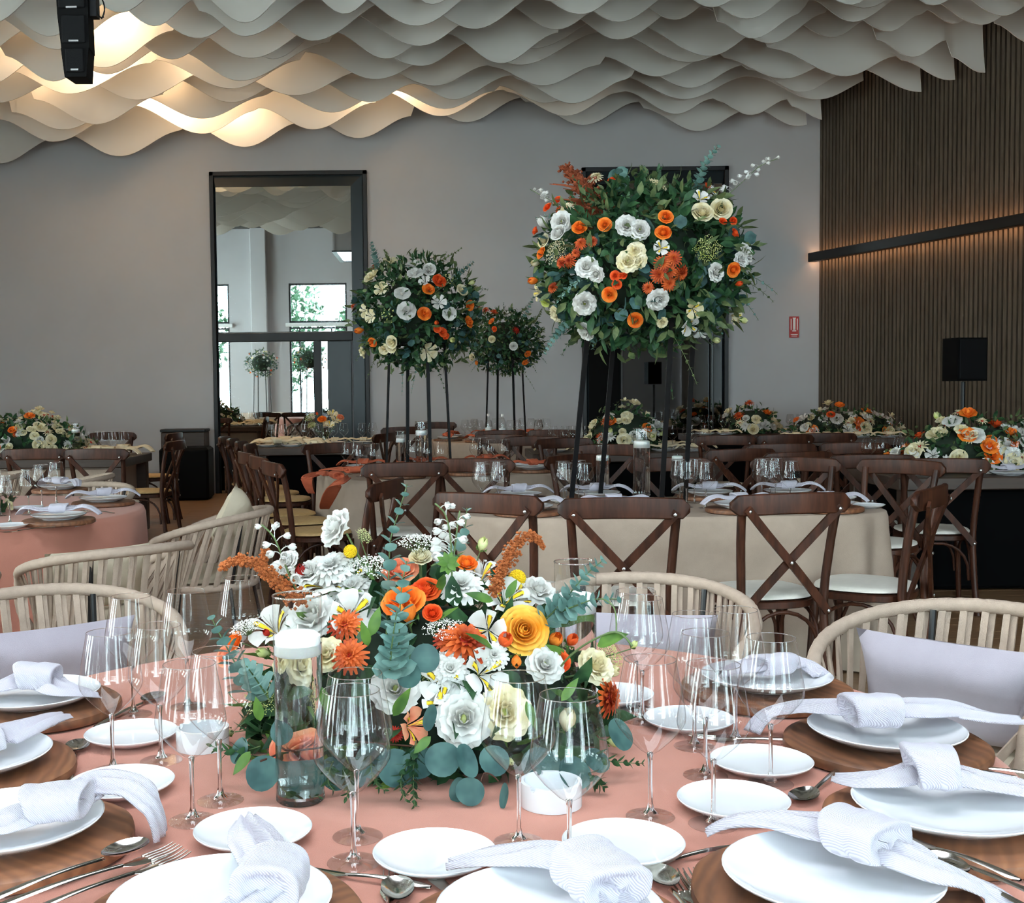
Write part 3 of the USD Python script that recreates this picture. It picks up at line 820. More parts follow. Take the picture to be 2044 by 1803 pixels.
def pillow(loc, rz, label, mat='cushion', rx=-0.25, ry=0.0, w=0.46, h=0.27, seed=0):
    t = thing('throw_pillow', label, 'cushion', loc, rz, rx=rx, ry=ry)
    obj('cover', pillow_mesh(w, h, 0.13, seed), M[mat], t, True)
    return t


# ---- glassware
def make_wine_glass(loc, rz, label, group=None, **kw):
    t = thing('wine_glass', label, 'wine glass', loc, rz, group, s=kw.get('s'))
    bowl = [(0.0042, 0.092), (0.014, 0.098), (0.033, 0.116), (0.045, 0.131), (0.0495, 0.139), (0.0506, 0.146), (0.0495, 0.158), (0.0455, 0.182), (0.0412, 0.205), (0.0368, 0.2285)]
    obj('bowl', MB().lathe(bowl, 40), M['wine_glass'], t, True)
    a = np.linspace(0, 2 * PI, 33)
    obj('rim', MB().tube(np.stack([0.0368 * np.cos(a), 0.0368 * np.sin(a), 0.2285 + 0 * a], -1), 0.0006, 5, caps=False), M['solid_glass'], t, True)
    obj('stem', MB().lathe([(0.0001, 0.0955), (0.0046, 0.0935), (0.0033, 0.082), (0.003, 0.05), (0.0036, 0.022), (0.006, 0.012), (0.0095, 0.0075), (0.012, 0.0055), (0.0001, 0.0050)], 16), M['solid_glass'], t, True)
    obj('foot', MB().lathe([(0.0001, 0.0045), (0.012, 0.0052), (0.022, 0.0028), (0.0345, 0.0016), (0.0350, 0.0010), (0.0345, 0.0004), (0.0001, 0.0004)], 36), M['glass_foot'], t, 40)
    return t


wine_glass = Shop(make_wine_glass)


def make_candle_vase(loc, rz, label, group=None, s=1.0, **kw):
    t = thing('candle_vase', label, 'vase', loc, rz, group, s=s if s != 1.0 else None)
    obj('glass_wall', MB().lathe([(0.0365, 0.003), (0.0365, 0.285), (0.0372, 0.2865), (0.0365, 0.288)], 40), M['vase_glass'], t, 40)
    obj('glass_base', MB().lathe([(0.0001, 0.0005), (0.034, 0.0005), (0.0365, 0.003), (0.0365, 0.009), (0.0001, 0.011)], 40), M['solid_glass'], t, 40)
    a = np.linspace(0, 2 * PI, 41)
    obj('rim', MB().tube(np.stack([0.0365 * np.cos(a), 0.0365 * np.sin(a), 0.2878 + 0 * a], -1), 0.0012, 6, caps=False), M['solid_glass'], t, True)
    obj('water', MB().lathe([(0.0001, 0.0125), (0.0355, 0.0125), (0.0355, 0.2205), (0.0001, 0.2205)], 40), M['water'], t, 40)
    c = obj('floating_candle', MB().lathe([(0.0001, 0.205), (0.030, 0.205), (0.0338, 0.210), (0.0338, 0.232), (0.028, 0.236), (0.016, 0.2365), (0.0001, 0.235)], 36), M['wax'], t, 40)
    obj('wick', MB().tube([(0, 0, 0.235), (0.0005, 0, 0.247)], 0.0009, 6), M['wax'], c)
    return t


candle_vase = Shop(make_candle_vase)


# ---- plates, boards, cutlery
def coupe(r, h, foot):
    t = 0.0035 * r / 0.125 + 0.001
    up = [(0.0001, 0.004 + t), (0.45 * r, 0.004 + t), (0.62 * r, 0.0055 + t), (0.8 * r, 0.42 * h + t * 0.8), (0.93 * r, 0.8 * h), (0.985 * r, h), (r, h - 0.0008), (0.99 * r, h - 0.003)]
    dn = [(0.92 * r, 0.66 * h), (0.78 * r, 0.3 * h), (0.6 * r, 0.004), (foot, 0.0005), (0.0001, 0.001)]
    return MB().lathe((up + dn)[::-1], 48)


def make_plate(loc, rz, label, group=None, **kw):
    t = thing('dinner_plate', label, 'plate', loc, rz, group)
    obj('dish', coupe(0.1265, 0.024, 0.075), M['porcelain'], t, 40)
    return t


def make_bread_plate(loc, rz, label, group=None, **kw):
    t = thing('bread_plate', label, 'plate', loc, rz, group)
    obj('dish', coupe(0.081, 0.0185, 0.045), M['porcelain'], t, 40)
    return t


def make_charger(loc, rz, label, group=None, **kw):
    t = thing('wooden_charger', label, 'charger plate', loc, rz, group)
    a = np.linspace(0, 2 * PI, 56, endpoint=False)
    wob = 1 + 0.012 * np.sin(3 * a + 1) + 0.008 * np.sin(7 * a)
    rings = []
    for r, z in ((0.001, 0.0005), (0.158, 0.0005), (0.1645, 0.004), (0.166, 0.012), (0.1645, 0.019), (0.159, 0.0225), (0.15, 0.0225), (0.145, 0.0215), (0.001, 0.0215)):
        rings.append(np.stack([r * wob * np.cos(a), r * wob * np.sin(a), z + 0 * a], -1))
    obj('board', MB().grid(np.stack(rings), wrap=True), M['charger_wood'], t, 40)
    return t


plate, bread_plate, charger = Shop(make_plate), Shop(make_bread_plate), Shop(make_charger)


def blade(P, thick):
    """a thin shaped strip: rows of (y, half width, z)"""
    P = np.asarray(P, float)
    y, w, z = P[:, 0], P[:, 1], P[:, 2]
    s = np.array([-1, -0.6, 0, 0.6, 1.0])
    rowt = np.stack([np.stack([w * k, y, z + thick * (1 - k * k)], -1) for k in s], 1)
    rowb = np.stack([np.stack([w * k, y, z + 0 * w], -1) for k in s[::-1]], 1)
    return MB().grid(np.concatenate([rowt, rowb], 1), wrap=True)


def handle(y0, y1, z=0.003):
    ys = np.linspace(y0, y1, 9)
    u = np.linspace(0, 1, 9)
    return blade(np.stack([ys, 0.0035 + 0.0055 * u ** 2 - 0.006 * (u > 0.98), z + 0.004 * np.sin(u * PI)], 1), 0.0032)


def make_spoon(loc, rz, label, group=None, **kw):
    t = thing('table_spoon', label, 'spoon', loc, rz, group, rx=kw.get('rx', 0), ry=kw.get('ry', 0))
    obj('handle', handle(-0.032, -0.205), M['steel'], t, True)
    u, a = np.linspace(0, 1, 7), np.linspace(0, 2 * PI, 24, endpoint=False)
    top = np.stack([np.stack([0.0205 * k * np.cos(a) * (1 + 0.12 * np.sin(a)), 0.034 * k * np.sin(a), 0.0015 + 0.0085 * k ** 2.2 + 0 * a], -1) for k in u])
    mb = MB().grid(top, wrap=True); mb.grid(top - V3(0, 0, 0.0013), wrap=True, flip=True)
    obj('bowl', mb, M['steel'], t, True)
    return t


def make_fork(loc, rz, label, group=None, **kw):
    t = thing('dinner_fork', label, 'fork', loc, rz, group, rx=kw.get('rx', 0), ry=kw.get('ry', 0))
    obj('handle', handle(-0.012, -0.19), M['steel'], t, True)
    obj('palm', blade([(-0.014, 0.0035, 0.003), (0.0, 0.009, 0.002), (0.014, 0.0125, 0.0015), (0.024, 0.0125, 0.0018)], 0.0018), M['steel'], t, True)
    for k in range(4):
        x = -0.0105 + k * 0.007
        obj('tine', MB().tube(path_through([(x, 0.022, 0.0028), (x, 0.045, 0.0032), (x, 0.068, 0.0075)], 6), [0.0017, 0.0017, 0.0016, 0.0015, 0.0012, 0.0008], 6), M['steel'], t, True)
    return t


def make_knife(loc, rz, label, group=None, **kw):
    t = thing('table_knife', label, 'knife', loc, rz, group, rx=kw.get('rx', 0), ry=kw.get('ry', 0))
    obj('handle', handle(-0.0, -0.115), M['steel'], t, True)
    obj('blade', blade([(-0.004, 0.004, 0.004), (0.01, 0.008, 0.003), (0.05, 0.0098, 0.003), (0.09, 0.009, 0.003), (0.108, 0.004, 0.003), (0.112, 0.0008, 0.003)], 0.0013), M['steel'], t, True)
    return t


spoon, fork, knife = Shop(make_spoon), Shop(make_fork), Shop(make_knife)


# ---- knotted napkins
def ribbon_mesh(pts, widths, thick, seed, pleat=3.0, twist=0.0, n=34):
    """a folded strip of cloth lying along pts: pleated across, a little wavy along"""
    p = path_through(pts, n)
    w = np.interp(np.linspace(0, 1, n), np.linspace(0, 1, len(widths)), widths)
    tw = np.linspace(0, 1, n) * twist
    t = np.gradient(p, axis=0); t /= np.linalg.norm(t, axis=1, keepdims=True)
    side = np.cross(t, V3(0, 0, 1)); side /= np.maximum(np.linalg.norm(side, axis=1, keepdims=True), 1e-6)
    up = np.cross(side, t)
    c, s_ = np.cos(tw)[:, None], np.sin(tw)[:, None]
    side, up = side * c + up * s_, up * c - side * s_
    s = np.linspace(-1, 1, 13)
    S = s[None, :]
    ph = seed * 1.7
    along = np.linspace(0, 1, n)[:, None]
    dome = np.sqrt(np.maximum(0, 1 - S ** 2 * 0.96))
    thick = np.interp(along, np.linspace(0, 1, len(thick)), thick) if np.ndim(thick) else thick
    h = thick * (0.55 * dome + 0.32 * dome * np.cos(pleat * PI * S * 0.9 + ph + 2.2 * along) + 0.3 * np.sin(5.5 * along + ph) * S * dome)
    P = p[:, None] + side[:, None] * (S * w[:, None])[..., None] + up[:, None] * h[..., None]
    B = p[:, None] + side[:, None] * (S * w[:, None] * 0.99)[..., None] - up[:, None] * (0.0012 + 0 * h)[..., None]
    mb = MB().grid(np.concatenate([P, B[:, ::-1]], 1), wrap=True)
    for k in (0, n - 1):
        i = mb.n - n * 26 + k * 26
        q = [[i + j, i + j + 1, i + 24 - j, i + 25 - j] for j in range(12)]
        f = np.array(q if k else [x[::-1] for x in q])
        mb.f.append(np.vstack([f[:, [0, 1, 2]], f[:, [0, 2, 3]]]))
    return mb


def knot_mesh(axis, size, seed):
    """a band of cloth wrapped once round the strip: flat topped, soft ridges, rolled edges"""
    L, Wd, Hh = size
    u = np.array([-0.74, -0.72, -0.80, -0.95, -1.0, -0.99, -0.93, -0.8, -0.55, -0.28, 0, 0.28, 0.55, 0.8, 0.93, 0.99, 1.0, 0.95, 0.80, 0.72, 0.74])
    rr = np.array([0.01, 0.4, 0.55, 0.66, 0.82, 0.92, 0.98, 1.0, 0.985, 1.01, 0.99, 1.015, 0.985, 1.0, 0.98, 0.92, 0.82, 0.66, 0.55, 0.4, 0.01])
    a = np.linspace(0, 2 * PI, 36, endpoint=False)
    U, A = np.meshgrid(u, a, indexing='ij')
    rid = rr[:, None] * (1 + 0.035 * np.sin(U * 6 + 1.4 * np.sin(A + seed)) + 0.04 * np.sin(2 * A + seed))
    c, s = np.cos(A), np.sin(A)
    y = Wd * np.sign(c) * np.abs(c) ** 0.8 * rid
    z = Hh * np.sign(s) * np.abs(s) ** 0.72 * rid
    x = L * U * (1 + 0.16 * np.sin(A + 0.6)) + 0.20 * L * np.cos(A + seed)
    ax = np.asarray(axis, float) / np.linalg.norm(axis)
    sd = np.cross(V3(0, 0, 1), ax); sd /= np.linalg.norm(sd)
    upv = np.cross(ax, sd)
    P = x[..., None] * ax + y[..., None] * sd + z[..., None] * upv
    return MB().grid(P, wrap=True)


def napkin_thing(label, ka, tail1, tail2, w1, w2, ksize=(0.036, 0.04, 0.026), group=None, seed=1, mat='napkin', thick=(0.028, 0.016, 0.012), name='knotted_napkin', kaxis=None, pleat=3.0):
    """ka: where the knot sits (a point); tails: points running outward from the knot, relative to it"""
    t = thing(name, label, 'napkin', ka, 0.0, group)
    obj('tail', ribbon_mesh(tail1, w1, thick, seed, pleat), M[mat], t, True)
    obj('tail', ribbon_mesh(tail2, w2, thick, seed + 2.3, pleat), M[mat], t, True)
    ax = kaxis if kaxis is not None else np.asarray(tail2[1], float) - np.asarray(tail1[1], float)
    k = obj('knot', knot_mesh(ax, (ksize[0], ksize[1] * 0.84, ksize[2] * 0.76), seed), M[mat], t, True)
    return t


def make_set_napkin(mat):
    def make(loc, rz, label, group=None, **kw):
        t = thing('knotted_napkin', label, 'napkin', loc, rz, group)
        obj('tail', ribbon_mesh([(0.02, 0, 0.014), (0.07, 0.01, 0.015), (0.13, 0.0, 0.028), (0.185, -0.03, -0.004)], [0.024, 0.034, 0.036, 0.02], (0.026, 0.016, 0.012), 1.0), M[mat], t, True)
        obj('tail', ribbon_mesh([(-0.02, 0, 0.014), (-0.07, -0.012, 0.016), (-0.12, 0.005, 0.028), (-0.19, 0.02, -0.008)], [0.024, 0.034, 0.038, 0.03], (0.026, 0.016, 0.012), 2.4), M[mat], t, True)
        obj('knot', knot_mesh((1, 0.1, 0), (0.036, 0.034, 0.023), 1.0).__class__().join(knot_mesh((1, 0.1, 0), (0.036, 0.034, 0.023), 1.0), t=(0, 0, 0.024)), M[mat], t, True)
        return t
    return Shop(make)


set_napkin = {m: make_set_napkin(m) for m in ('napkin', 'terracotta_napkin', 'cream_cloth')}


# ---- tables
def round_cloth(r, z, mat, label, loc, folds=11, depth=0.045, seed=0, drop=None, ry=None, p=1.0, rz=0.0):
    """a cloth over a round table, or with ry and p < 1 over one with straight sides and rounded corners"""
    c = thing('tablecloth', label, 'tablecloth', loc, rz)
    q = np.random.default_rng(seed)
    n = 176
    a = np.linspace(0, 2 * PI, n, endpoint=False)
    ry = ry or r
    X, Y = r * np.sign(np.cos(a)) * np.abs(np.cos(a)) ** p, ry * np.sign(np.sin(a)) * np.abs(np.sin(a)) ** p
    ph = q.random() * 6
    wave = np.sin(folds * a + ph + 0.8 * np.sin(2 * a + ph)) * 0.7 + 0.5 * np.sin(5 * a + ph * 2)
    rings = [np.stack([X * k, Y * k, np.full(n, z)], -1) for k in (0.001, 0.3, 0.6, 0.85, 0.985)]
    rings.append(np.stack([X * 1.004, Y * 1.004, np.full(n, z - 0.004)], -1))
    zb = 0.012 if drop is None else z - drop
    nx, ny = np.gradient(Y), -np.gradient(X)
    nx[0], ny[0] = 1, 0
    ln = np.hypot(nx, ny); nx, ny = nx / ln, ny / ln
    for u in (0.03, 0.12, 0.25, 0.4, 0.6, 0.8, 1.0):
        o = 0.012 + 0.03 * u + depth * u ** 0.8 * wave
        rings.append(np.stack([X + nx * o, Y + ny * o, np.full(n, z - 0.008 - (z - 0.008 - zb) * u)], -1))
    obj('cloth', MB().grid(np.stack(rings), wrap=True, flip=False), M[mat], c, True)
    return c


def round_table(r, z, loc, label):
    t = thing('round_table', label, 'table', loc)
    obj('tabletop', MB().lathe([(0.001, z - 0.034), (r - 0.015, z - 0.034), (r - 0.015, z - 0.004), (0.001, z - 0.004)], 40), M['table_wood'], t, 40)
    obj('column', MB().lathe([(0.05, 0.03), (0.05, z - 0.035)], 16), M['black_metal'], t, 40)
    obj('foot', MB().lathe([(0.001, 0.0), (0.32, 0.0), (0.31, 0.02), (0.06, 0.04), (0.001, 0.04)], 28), M['black_metal'], t, 40)
    return t


def board_table(w, d, z, loc, rz, label, cloth=None):
    t = thing('long_table', label, 'table', loc, rz)
    obj('tabletop', MB().box((0, 0, z - 0.04), (w, d, 0.08), ch=0.006), M['table_wood'], t)
    for sx in (-1, 1):
        for sy in (-1, 1):
            obj('leg', MB().box((sx * (w / 2 - 0.08), sy * (d / 2 - 0.08), (z - 0.08) / 2), (0.1, 0.1, z - 0.08), ch=0.005), M['table_wood'], t)
    if cloth:
        obj('skirt', MB().box((0, 0, (z - 0.08) / 2 + 0.004), (w - 0.25, d - 0.22, z - 0.1), ch=0.02), M[cloth], t)
    return t

# ================================================================ flowers and foliage
def cup_petal(mb, th, span, r0, h0, r1, h1, flare=0.0, bulge=0.0, tip=0.1, nu=5, nv=5, ruf=0.0, q=None, F=None, o=None):
    t = np.linspace(0, 1, nu)[:, None]
    s = np.linspace(-1, 1, nv)[None, :]
    r = r0 + (r1 - r0) * t ** 0.9 + bulge * np.sin(PI * t) + flare * t ** 4
    z = h0 + (h1 - h0) * t ** 0.85 - flare * 0.55 * t ** 5 - tip * abs(h1 - h0) * s ** 2 * t ** 3
    wp = np.sin(PI * (0.10 + 0.66 * t)) ** 0.7
    ph = (q.random() * 6) if q is not None else 0
    z = z + ruf * np.sin(5 * s + ph) * t ** 3
    r = r + ruf * 0.6 * np.cos(6 * s + ph * 2) * t ** 3 + 0 * s
    a = th + s * span * wp
    P = np.stack([r * np.cos(a), r * np.sin(a), z + 0 * a], -1)
    if F is not None:
        P = P @ F.T + o
    mb.grid(P)


def f_rose(q, hi=True, open_=1.0):
    """unit rose (radius 1): spiral heart, rings of cupped petals opening outward"""
    mb = MB()
    rings = [(2, 0.02, 0.09, 1.0, 0.0), (3, 0.05, 0.18, 1.04, 0.02), (4, 0.09, 0.29, 1.05, 0.04), (5, 0.13, 0.42, 1.0, 0.07), (5, 0.17, 0.57, 0.94, 0.11), (6, 0.2, 0.73, 0.84, 0.17), (6, 0.2, 0.86, 0.64, 0.25)]
    if not hi:
        rings = [rings[1], rings[4], rings[6]]
    for k, (n, r0, r1, h, fl) in enumerate(rings):
        o = q.random() * 6
        for j in range(n):
            cup_petal(mb, o + j * 2 * PI / n, PI / n * 1.35, r0 * 0.5, -0.15, r1 * (0.8 + 0.2 * open_), h * (1.05 - 0.1 * open_) + 0.06 * (q.random() - 0.5), fl * open_, 0.12, 0.14, 6 if hi else 4, 6 if hi else 4, 0.02, q)
    return mb


def f_lisianthus(q, hi=True):
    mb = MB()
    rings = [(3, 0.06, 0.17, 0.85, 0.03), (4, 0.1, 0.32, 0.85, 0.06), (5, 0.12, 0.52, 0.8, 0.15), (6, 0.12, 0.72, 0.64, 0.24), (7, 0.1, 0.86, 0.42, 0.26)]
    if not hi:
        rings = [rings[1], rings[4]]
    for n, r0, r1, h, fl in rings:
        o = q.random() * 6
        for j in range(n):
            cup_petal(mb, o + j * 2 * PI / n, PI / n * 1.45, r0, -0.1, r1, h + 0.08 * (q.random() - 0.5), fl, 0.08, 0.2, 7 if hi else 4, 9 if hi else 4, 0.075, q)
    return mb


def f_bud(q, hi=True):
    mb = MB()
    for n, r1, h in ((3, 0.25, 1.5), (4, 0.36, 1.35)):
        o = q.random() * 6
        for j in range(n):
            cup_petal(mb, o + j * 2 * PI / n, PI / n * 1.4, 0.12, -0.3, r1, h, 0.04, 0.32, 0.3, 6 if hi else 4, 5 if hi else 3, 0.02, q)
    return mb


def f_mum(q, hi=True, layers=5, n=18, w=0.5):
    mb = MB()
    if not hi:
        layers, n = 3, 12
    for k in range(layers):
        u = k / (layers - 1)
        m = int(n * (0.55 + 0.45 * u))
        for j in range(m):
            th = (j + 0.5 * (k % 2)) * 2 * PI / m + 0.08 * (q.random() - 0.5)
            L = (0.32 + 0.68 * u) * (0.94 + 0.12 * q.random())
            el = math.radians(78 - 70 * u + 8 * (q.random() - 0.5))
            t = np.linspace(0, 1, 4)[:, None]
            s = np.linspace(-1, 1, 3)[None, :]
            r = 0.05 + L * t * math.cos(el) + 0.02
            z = 0.25 * (1 - u) + L * t * math.sin(el) + 0.10 * np.sin(PI * t) - 0.12 * t ** 3 * u
            wd = w * 0.30 * np.sin(PI * (0.12 + 0.75 * t)) ** 0.8
            lat = s * wd * (0.5 + 0.5 * L)
            P = np.stack([r * math.cos(th) - lat * math.sin(th), r * math.sin(th) + lat * math.cos(th), z + 0.10 * s ** 2 * wd * 3], -1)
            mb.grid(P)
    return mb


def f_alstro(q, hi=True):
    """six-petalled trumpet; returns petals, throat patches, streaks"""
    pet, thr, stk = MB(), MB(), MB()
    for j in range(6):
        th = j * PI / 3 + 0.1 * (q.random() - 0.5)
        inner = j % 2
        cup_petal(pet, th, 0.34 if inner else 0.60, 0.06, -0.5, 0.92 if inner else 0.95, 0.62 if inner else 0.5, 0.28, -0.02, 0.12, 6 if hi else 4, 5, 0.02, q)
        if inner and hi:
            for k in range(7):
                s = (k - 3) / 3
                t = np.linspace(0.42, 0.78, 3)
                r = 0.06 + 0.86 * t ** 0.9 + 0.28 * t ** 4
                z = -0.5 + 1.12 * t ** 0.85 - 0.154 * t ** 5 + 0.035
                a = th + s * 0.20
                stk.tube(np.stack([r * math.cos(1) * 0 + r * np.cos(a), r * np.sin(a), z], -1), 0.016, 3, caps=False)
            cup_petal(thr, th, 0.20, 0.06, -0.46, 0.80, 0.52, 0.1, -0.02, 0.1, 5, 4)
    for k in range(5):
        a = k * 1.25
        pet.tube(arc((0, 0, -0.3), (0.1 * math.cos(a), 0.1 * math.sin(a), 0.3), (0.3 * math.cos(a), 0.3 * math.sin(a), 0.75), 4), 0.02, 3)
    return pet, thr, stk


def f_umbel(q, hi=True):
    heads, stems = MB(), MB()
    m = 42 if hi else 12
    for k in range(m):
        rr = math.sqrt((k + 0.5) / m)
        a = k * 2.39996
        c = V3(rr * math.cos(a), rr * math.sin(a), 0.28 * (1 - rr * rr) + 0.05 * (q.random() - 0.5))
        stems.tube(arc((0, 0, -0.7), c * 0.5 + V3(0, 0, -0.35), c, 3), 0.013, 3, caps=False)
        for i in range(9 if hi else 3):
            d = q.normal(size=3) * V3(0.085, 0.085, 0.035)
            heads.octa(c + d, 0.036 if hi else 0.09)
    return heads, stems


def f_globe(q, hi=True):
    mb = MB()
    n = 150 if hi else 20
    for k in range(n):
        z = 1 - 2 * (k + 0.5) / n
        a = k * 2.39996
        rr = math.sqrt(1 - z * z)
        mb.octa((rr * math.cos(a) * 0.9, rr * math.sin(a) * 0.9, z * 0.9), 0.16)
    mb.sphere((0, 0, 0), 0.9, 14, 10)
    return mb


def leaf_mesh(mb, p, d, n, L, Wd, fold=0.15, curl=0.1, round_=False, nu=5):
    """one leaf from p along d, face towards n"""
    d = np.asarray(d, float) / np.linalg.norm(d)
    sd = np.cross(n, d); ln = np.linalg.norm(sd)
    sd = sd / ln if ln > 1e-6 else np.cross(V3(0.3, 0.5, 0.8), d)
    nn = np.cross(d, sd)
    t = np.linspace(0, 1, nu)
    w = Wd * (np.sqrt(np.maximum(0.0, 1 - (2 * t - 1) ** 2)) if round_ else np.sin(PI * t ** 0.8) ** 0.9) + 1e-5
    c = p + d * (t * L)[:, None] - nn * (curl * L * t ** 2)[:, None]
    P = np.stack([c - sd * w[:, None] + nn * (fold * w)[:, None], c, c + sd * w[:, None] + nn * (fold * w)[:, None]], 1)
    mb.grid(P)


def sprig(pts, n, L, Wd, q, round_=False, taper=True, stem_r=0.0012, whorl=2, spread=0.9, tilt=0.5):
    """a stem with leaves set round it; returns stem, leaves"""
    st, lv = MB(), MB()
    p = path_through(pts, 16)
    st.tube(p, np.linspace(stem_r, stem_r * 0.5, 16), 5)
    for k in range(n):
        u = (k + 0.6) / n
        i = min(14, int(u * 15))
        c = p[i] + (p[i + 1] - p[i]) * (u * 15 - i)
        t = p[i + 1] - p[i]; t /= np.linalg.norm(t)
        sc = (1.05 - 0.65 * u ** 1.5) if taper else 1.0
        a0 = k * 1.57 + 0.4 * q.random()
        F = frame(t)
        for j in range(whorl):
            a = a0 + j * 2 * PI / whorl
            out = F @ V3(math.cos(a), math.sin(a), 0)
            d = out * spread + t * tilt + q.normal(size=3) * 0.08
            leaf_mesh(lv, c, d, t + out * -0.3, L * sc, Wd * sc, 0.18, 0.05, round_, 6 if round_ else 4)
    return st, lv


COL = {'white': 'petal_white', 'cream': 'petal_cream', 'yellow': 'petal_yellow', 'orange': 'petal_orange', 'coral': 'petal_coral', 'rust': 'petal_rust', 'red': 'petal_red', 'peach': 'petal_peach', 'lime': 'petal_lime'}


def put_flower(par, kind, P, n, r, q, hi=True, root=None, label=True):
    """one flower, a part of the arrangement par; its centre, stem and the like are pieces of that part"""
    col, _, form = kind.partition(' ')
    F = frame(n, q.random() * 6)
    pl = lambda mb: MB().join(mb, F * r, P)
    words = {'rose': 'rose', 'lisianthus': 'lisianthus', 'mum': 'chrysanthemum', 'bud': 'flower_bud', 'alstro': 'alstroemeria', 'lace': 'lace_flower', 'globe': 'globe_flower'}
    nm = words[form]
    if form == 'rose':
        o = obj(nm, pl(f_rose(q, hi, 0.8 + 0.3 * q.random())), M[COL[col]], par, True)
    elif form == 'lisianthus':
        o = obj(nm, pl(f_lisianthus(q, hi)), M[COL[col]], par, True)
        if hi:
            obj('centre', MB().sphere(P + F @ V3(0, 0, 0.18) * r, (0.12 * r, 0.12 * r, 0.2 * r), 8, 5), M['petal_lime'], o, True)
    elif form == 'mum':
        o = obj(nm, pl(f_mum(q, hi, w=0.62 if col == 'white' else 0.42)), M[COL[col]], par, True)
        if col != 'white':
            obj('heart', MB().sphere(P + F @ V3(0, 0, 0.12) * r, (0.3 * r, 0.3 * r, 0.24 * r), 10, 6), M['petal_red'], o, True)
    elif form == 'bud':
        o = obj(nm, pl(f_bud(q, hi)), M[COL[col]], par, True)
        if hi:
            mb = MB()
            for j in range(5):
                cup_petal(mb, j * 1.257, 0.35, 0.1, -0.4, 0.55, 0.35, 0.12, 0.12, 0.5, 4, 3)
            obj('sepals', pl(mb), M['leaf_green'], o, True)
    elif form == 'alstro':
        pet, thr, stk = f_alstro(q, hi)
        o = obj(nm, pl(pet), M[COL[col]], par, True)
        if hi:
            obj('throat', pl(thr), M['throat'], o, True)
            obj('streaks', pl(stk), M['streak'], o)
    elif form == 'lace':
        hd, sm = f_umbel(q, hi)
        o = obj(nm, pl(hd), M['lace' if col == 'white' else COL[col]], par)
        obj('rays', pl(sm), M['branch'], o)
    else:
        o = obj(nm, pl(f_globe(q, hi)), M['yellow_dot'], par, True)
    if label:
        tag(o, f'{col} {nm.replace("_", " ")}')
    if root is not None and hi:
        b = P - F[:, 2] * r * (0.45 if form != 'lace' else 0.65)
        obj('stem', MB().tube(arc(b, b * 0.5 + root * 0.5 - F[:, 2] * 0.02, root, 5), max(0.0011, min(0.0022, r * 0.06)), 5), M['branch'], o, True)
    return o


def leaf_cloud(par, name, c, ax, n, L, Wd, m, q, lo=0.55, hi_=1.02, zmin=None, out=0.8):
    """loose filler leaves over an ellipsoid"""
    mb = MB()
    d = q.normal(size=(n, 3)); d /= np.linalg.norm(d, axis=1, keepdims=True)
    for k in range(n):
        p = c + d[k] * ax * (lo + (hi_ - lo) * q.random() ** 0.5)
        if zmin is not None and p[2] < zmin:
            p[2] = zmin + 0.01 + 0.05 * q.random()
        dr = d[k] * out + q.normal(size=3) * 0.7
        leaf_mesh(mb, p, dr, d[k] + q.normal(size=3) * 0.5, L * (0.6 + 0.8 * q.random()), Wd * (0.7 + 0.6 * q.random()), 0.2, 0.2, False, 4)
    if zmin is not None:
        mb.v = [np.stack([v[:, 0], v[:, 1], np.maximum(v[:, 2], zmin)], 1) for v in mb.v]
    return tag(obj(name, mb, m, par, True), kind='stuff')


def spike(par, name, pts, r, m, q, n=90, size=0.006, label=None):
    """a plume or catkin: many small florets along a curve"""
    mb = MB()
    p = path_through(pts, 40)
    rad = np.interp(np.linspace(0, 1, 40), np.linspace(0, 1, len(r)), r)
    for k in range(n):
        i = q.integers(0, 40)
        mb.octa(p[i] + q.normal(size=3) * rad[i] * 0.5, size * (0.6 + 0.8 * q.random()))
    mb.tube(p, np.maximum(rad * 0.45, 0.001), 6)
    return tag(obj(name, mb, m, par), label)


def bell_spray(par, pts, n, r, q, label=None):
    """delphinium: nodding white bells up a thin stem"""
    p = path_through(pts, 24)
    o = obj('delphinium', MB().tube(p, 0.0016, 5), M['branch'], par, True)
    for k in range(n):
        u = 0.2 + 0.8 * k / n
        i = int(u * 23)
        out = V3(q.normal(), q.normal() * 0.6, 0.35); out /= np.linalg.norm(out)
        s = r * (1.15 - 0.6 * u)
        e = p[i] + out * s * 2.4
        mb = MB().tube(arc(p[i], p[i] + out * s * 1.5 + V3(0, 0, s), e, 4), 0.0007, 4)
        F = frame(out + V3(0, 0, -0.4))
        for j in range(4):
            cup_petal(mb, j * 1.57, 1.0, 0.15 * s, -0.6 * s, 0.45 * s, 1.3 * s, 0.1 * s, 0.5 * s, 0.3, 5, 4, 0, q, F, e)
        obj('bell', mb, M['petal_white'], o, True)
    return tag(o, label or 'white delphinium')

# ================================================================ the front table
TZ = 0.75
T1 = V3(-0.03, 2.0, 0)
round_table(0.94, TZ - 0.003, T1, 'round table under the terracotta cloth in front')
round_cloth(0.943, TZ, 'terracotta', 'terracotta pink cloth over the round front table', T1, folds=15, depth=0.05, seed=3)
PZ = TZ + 0.0225
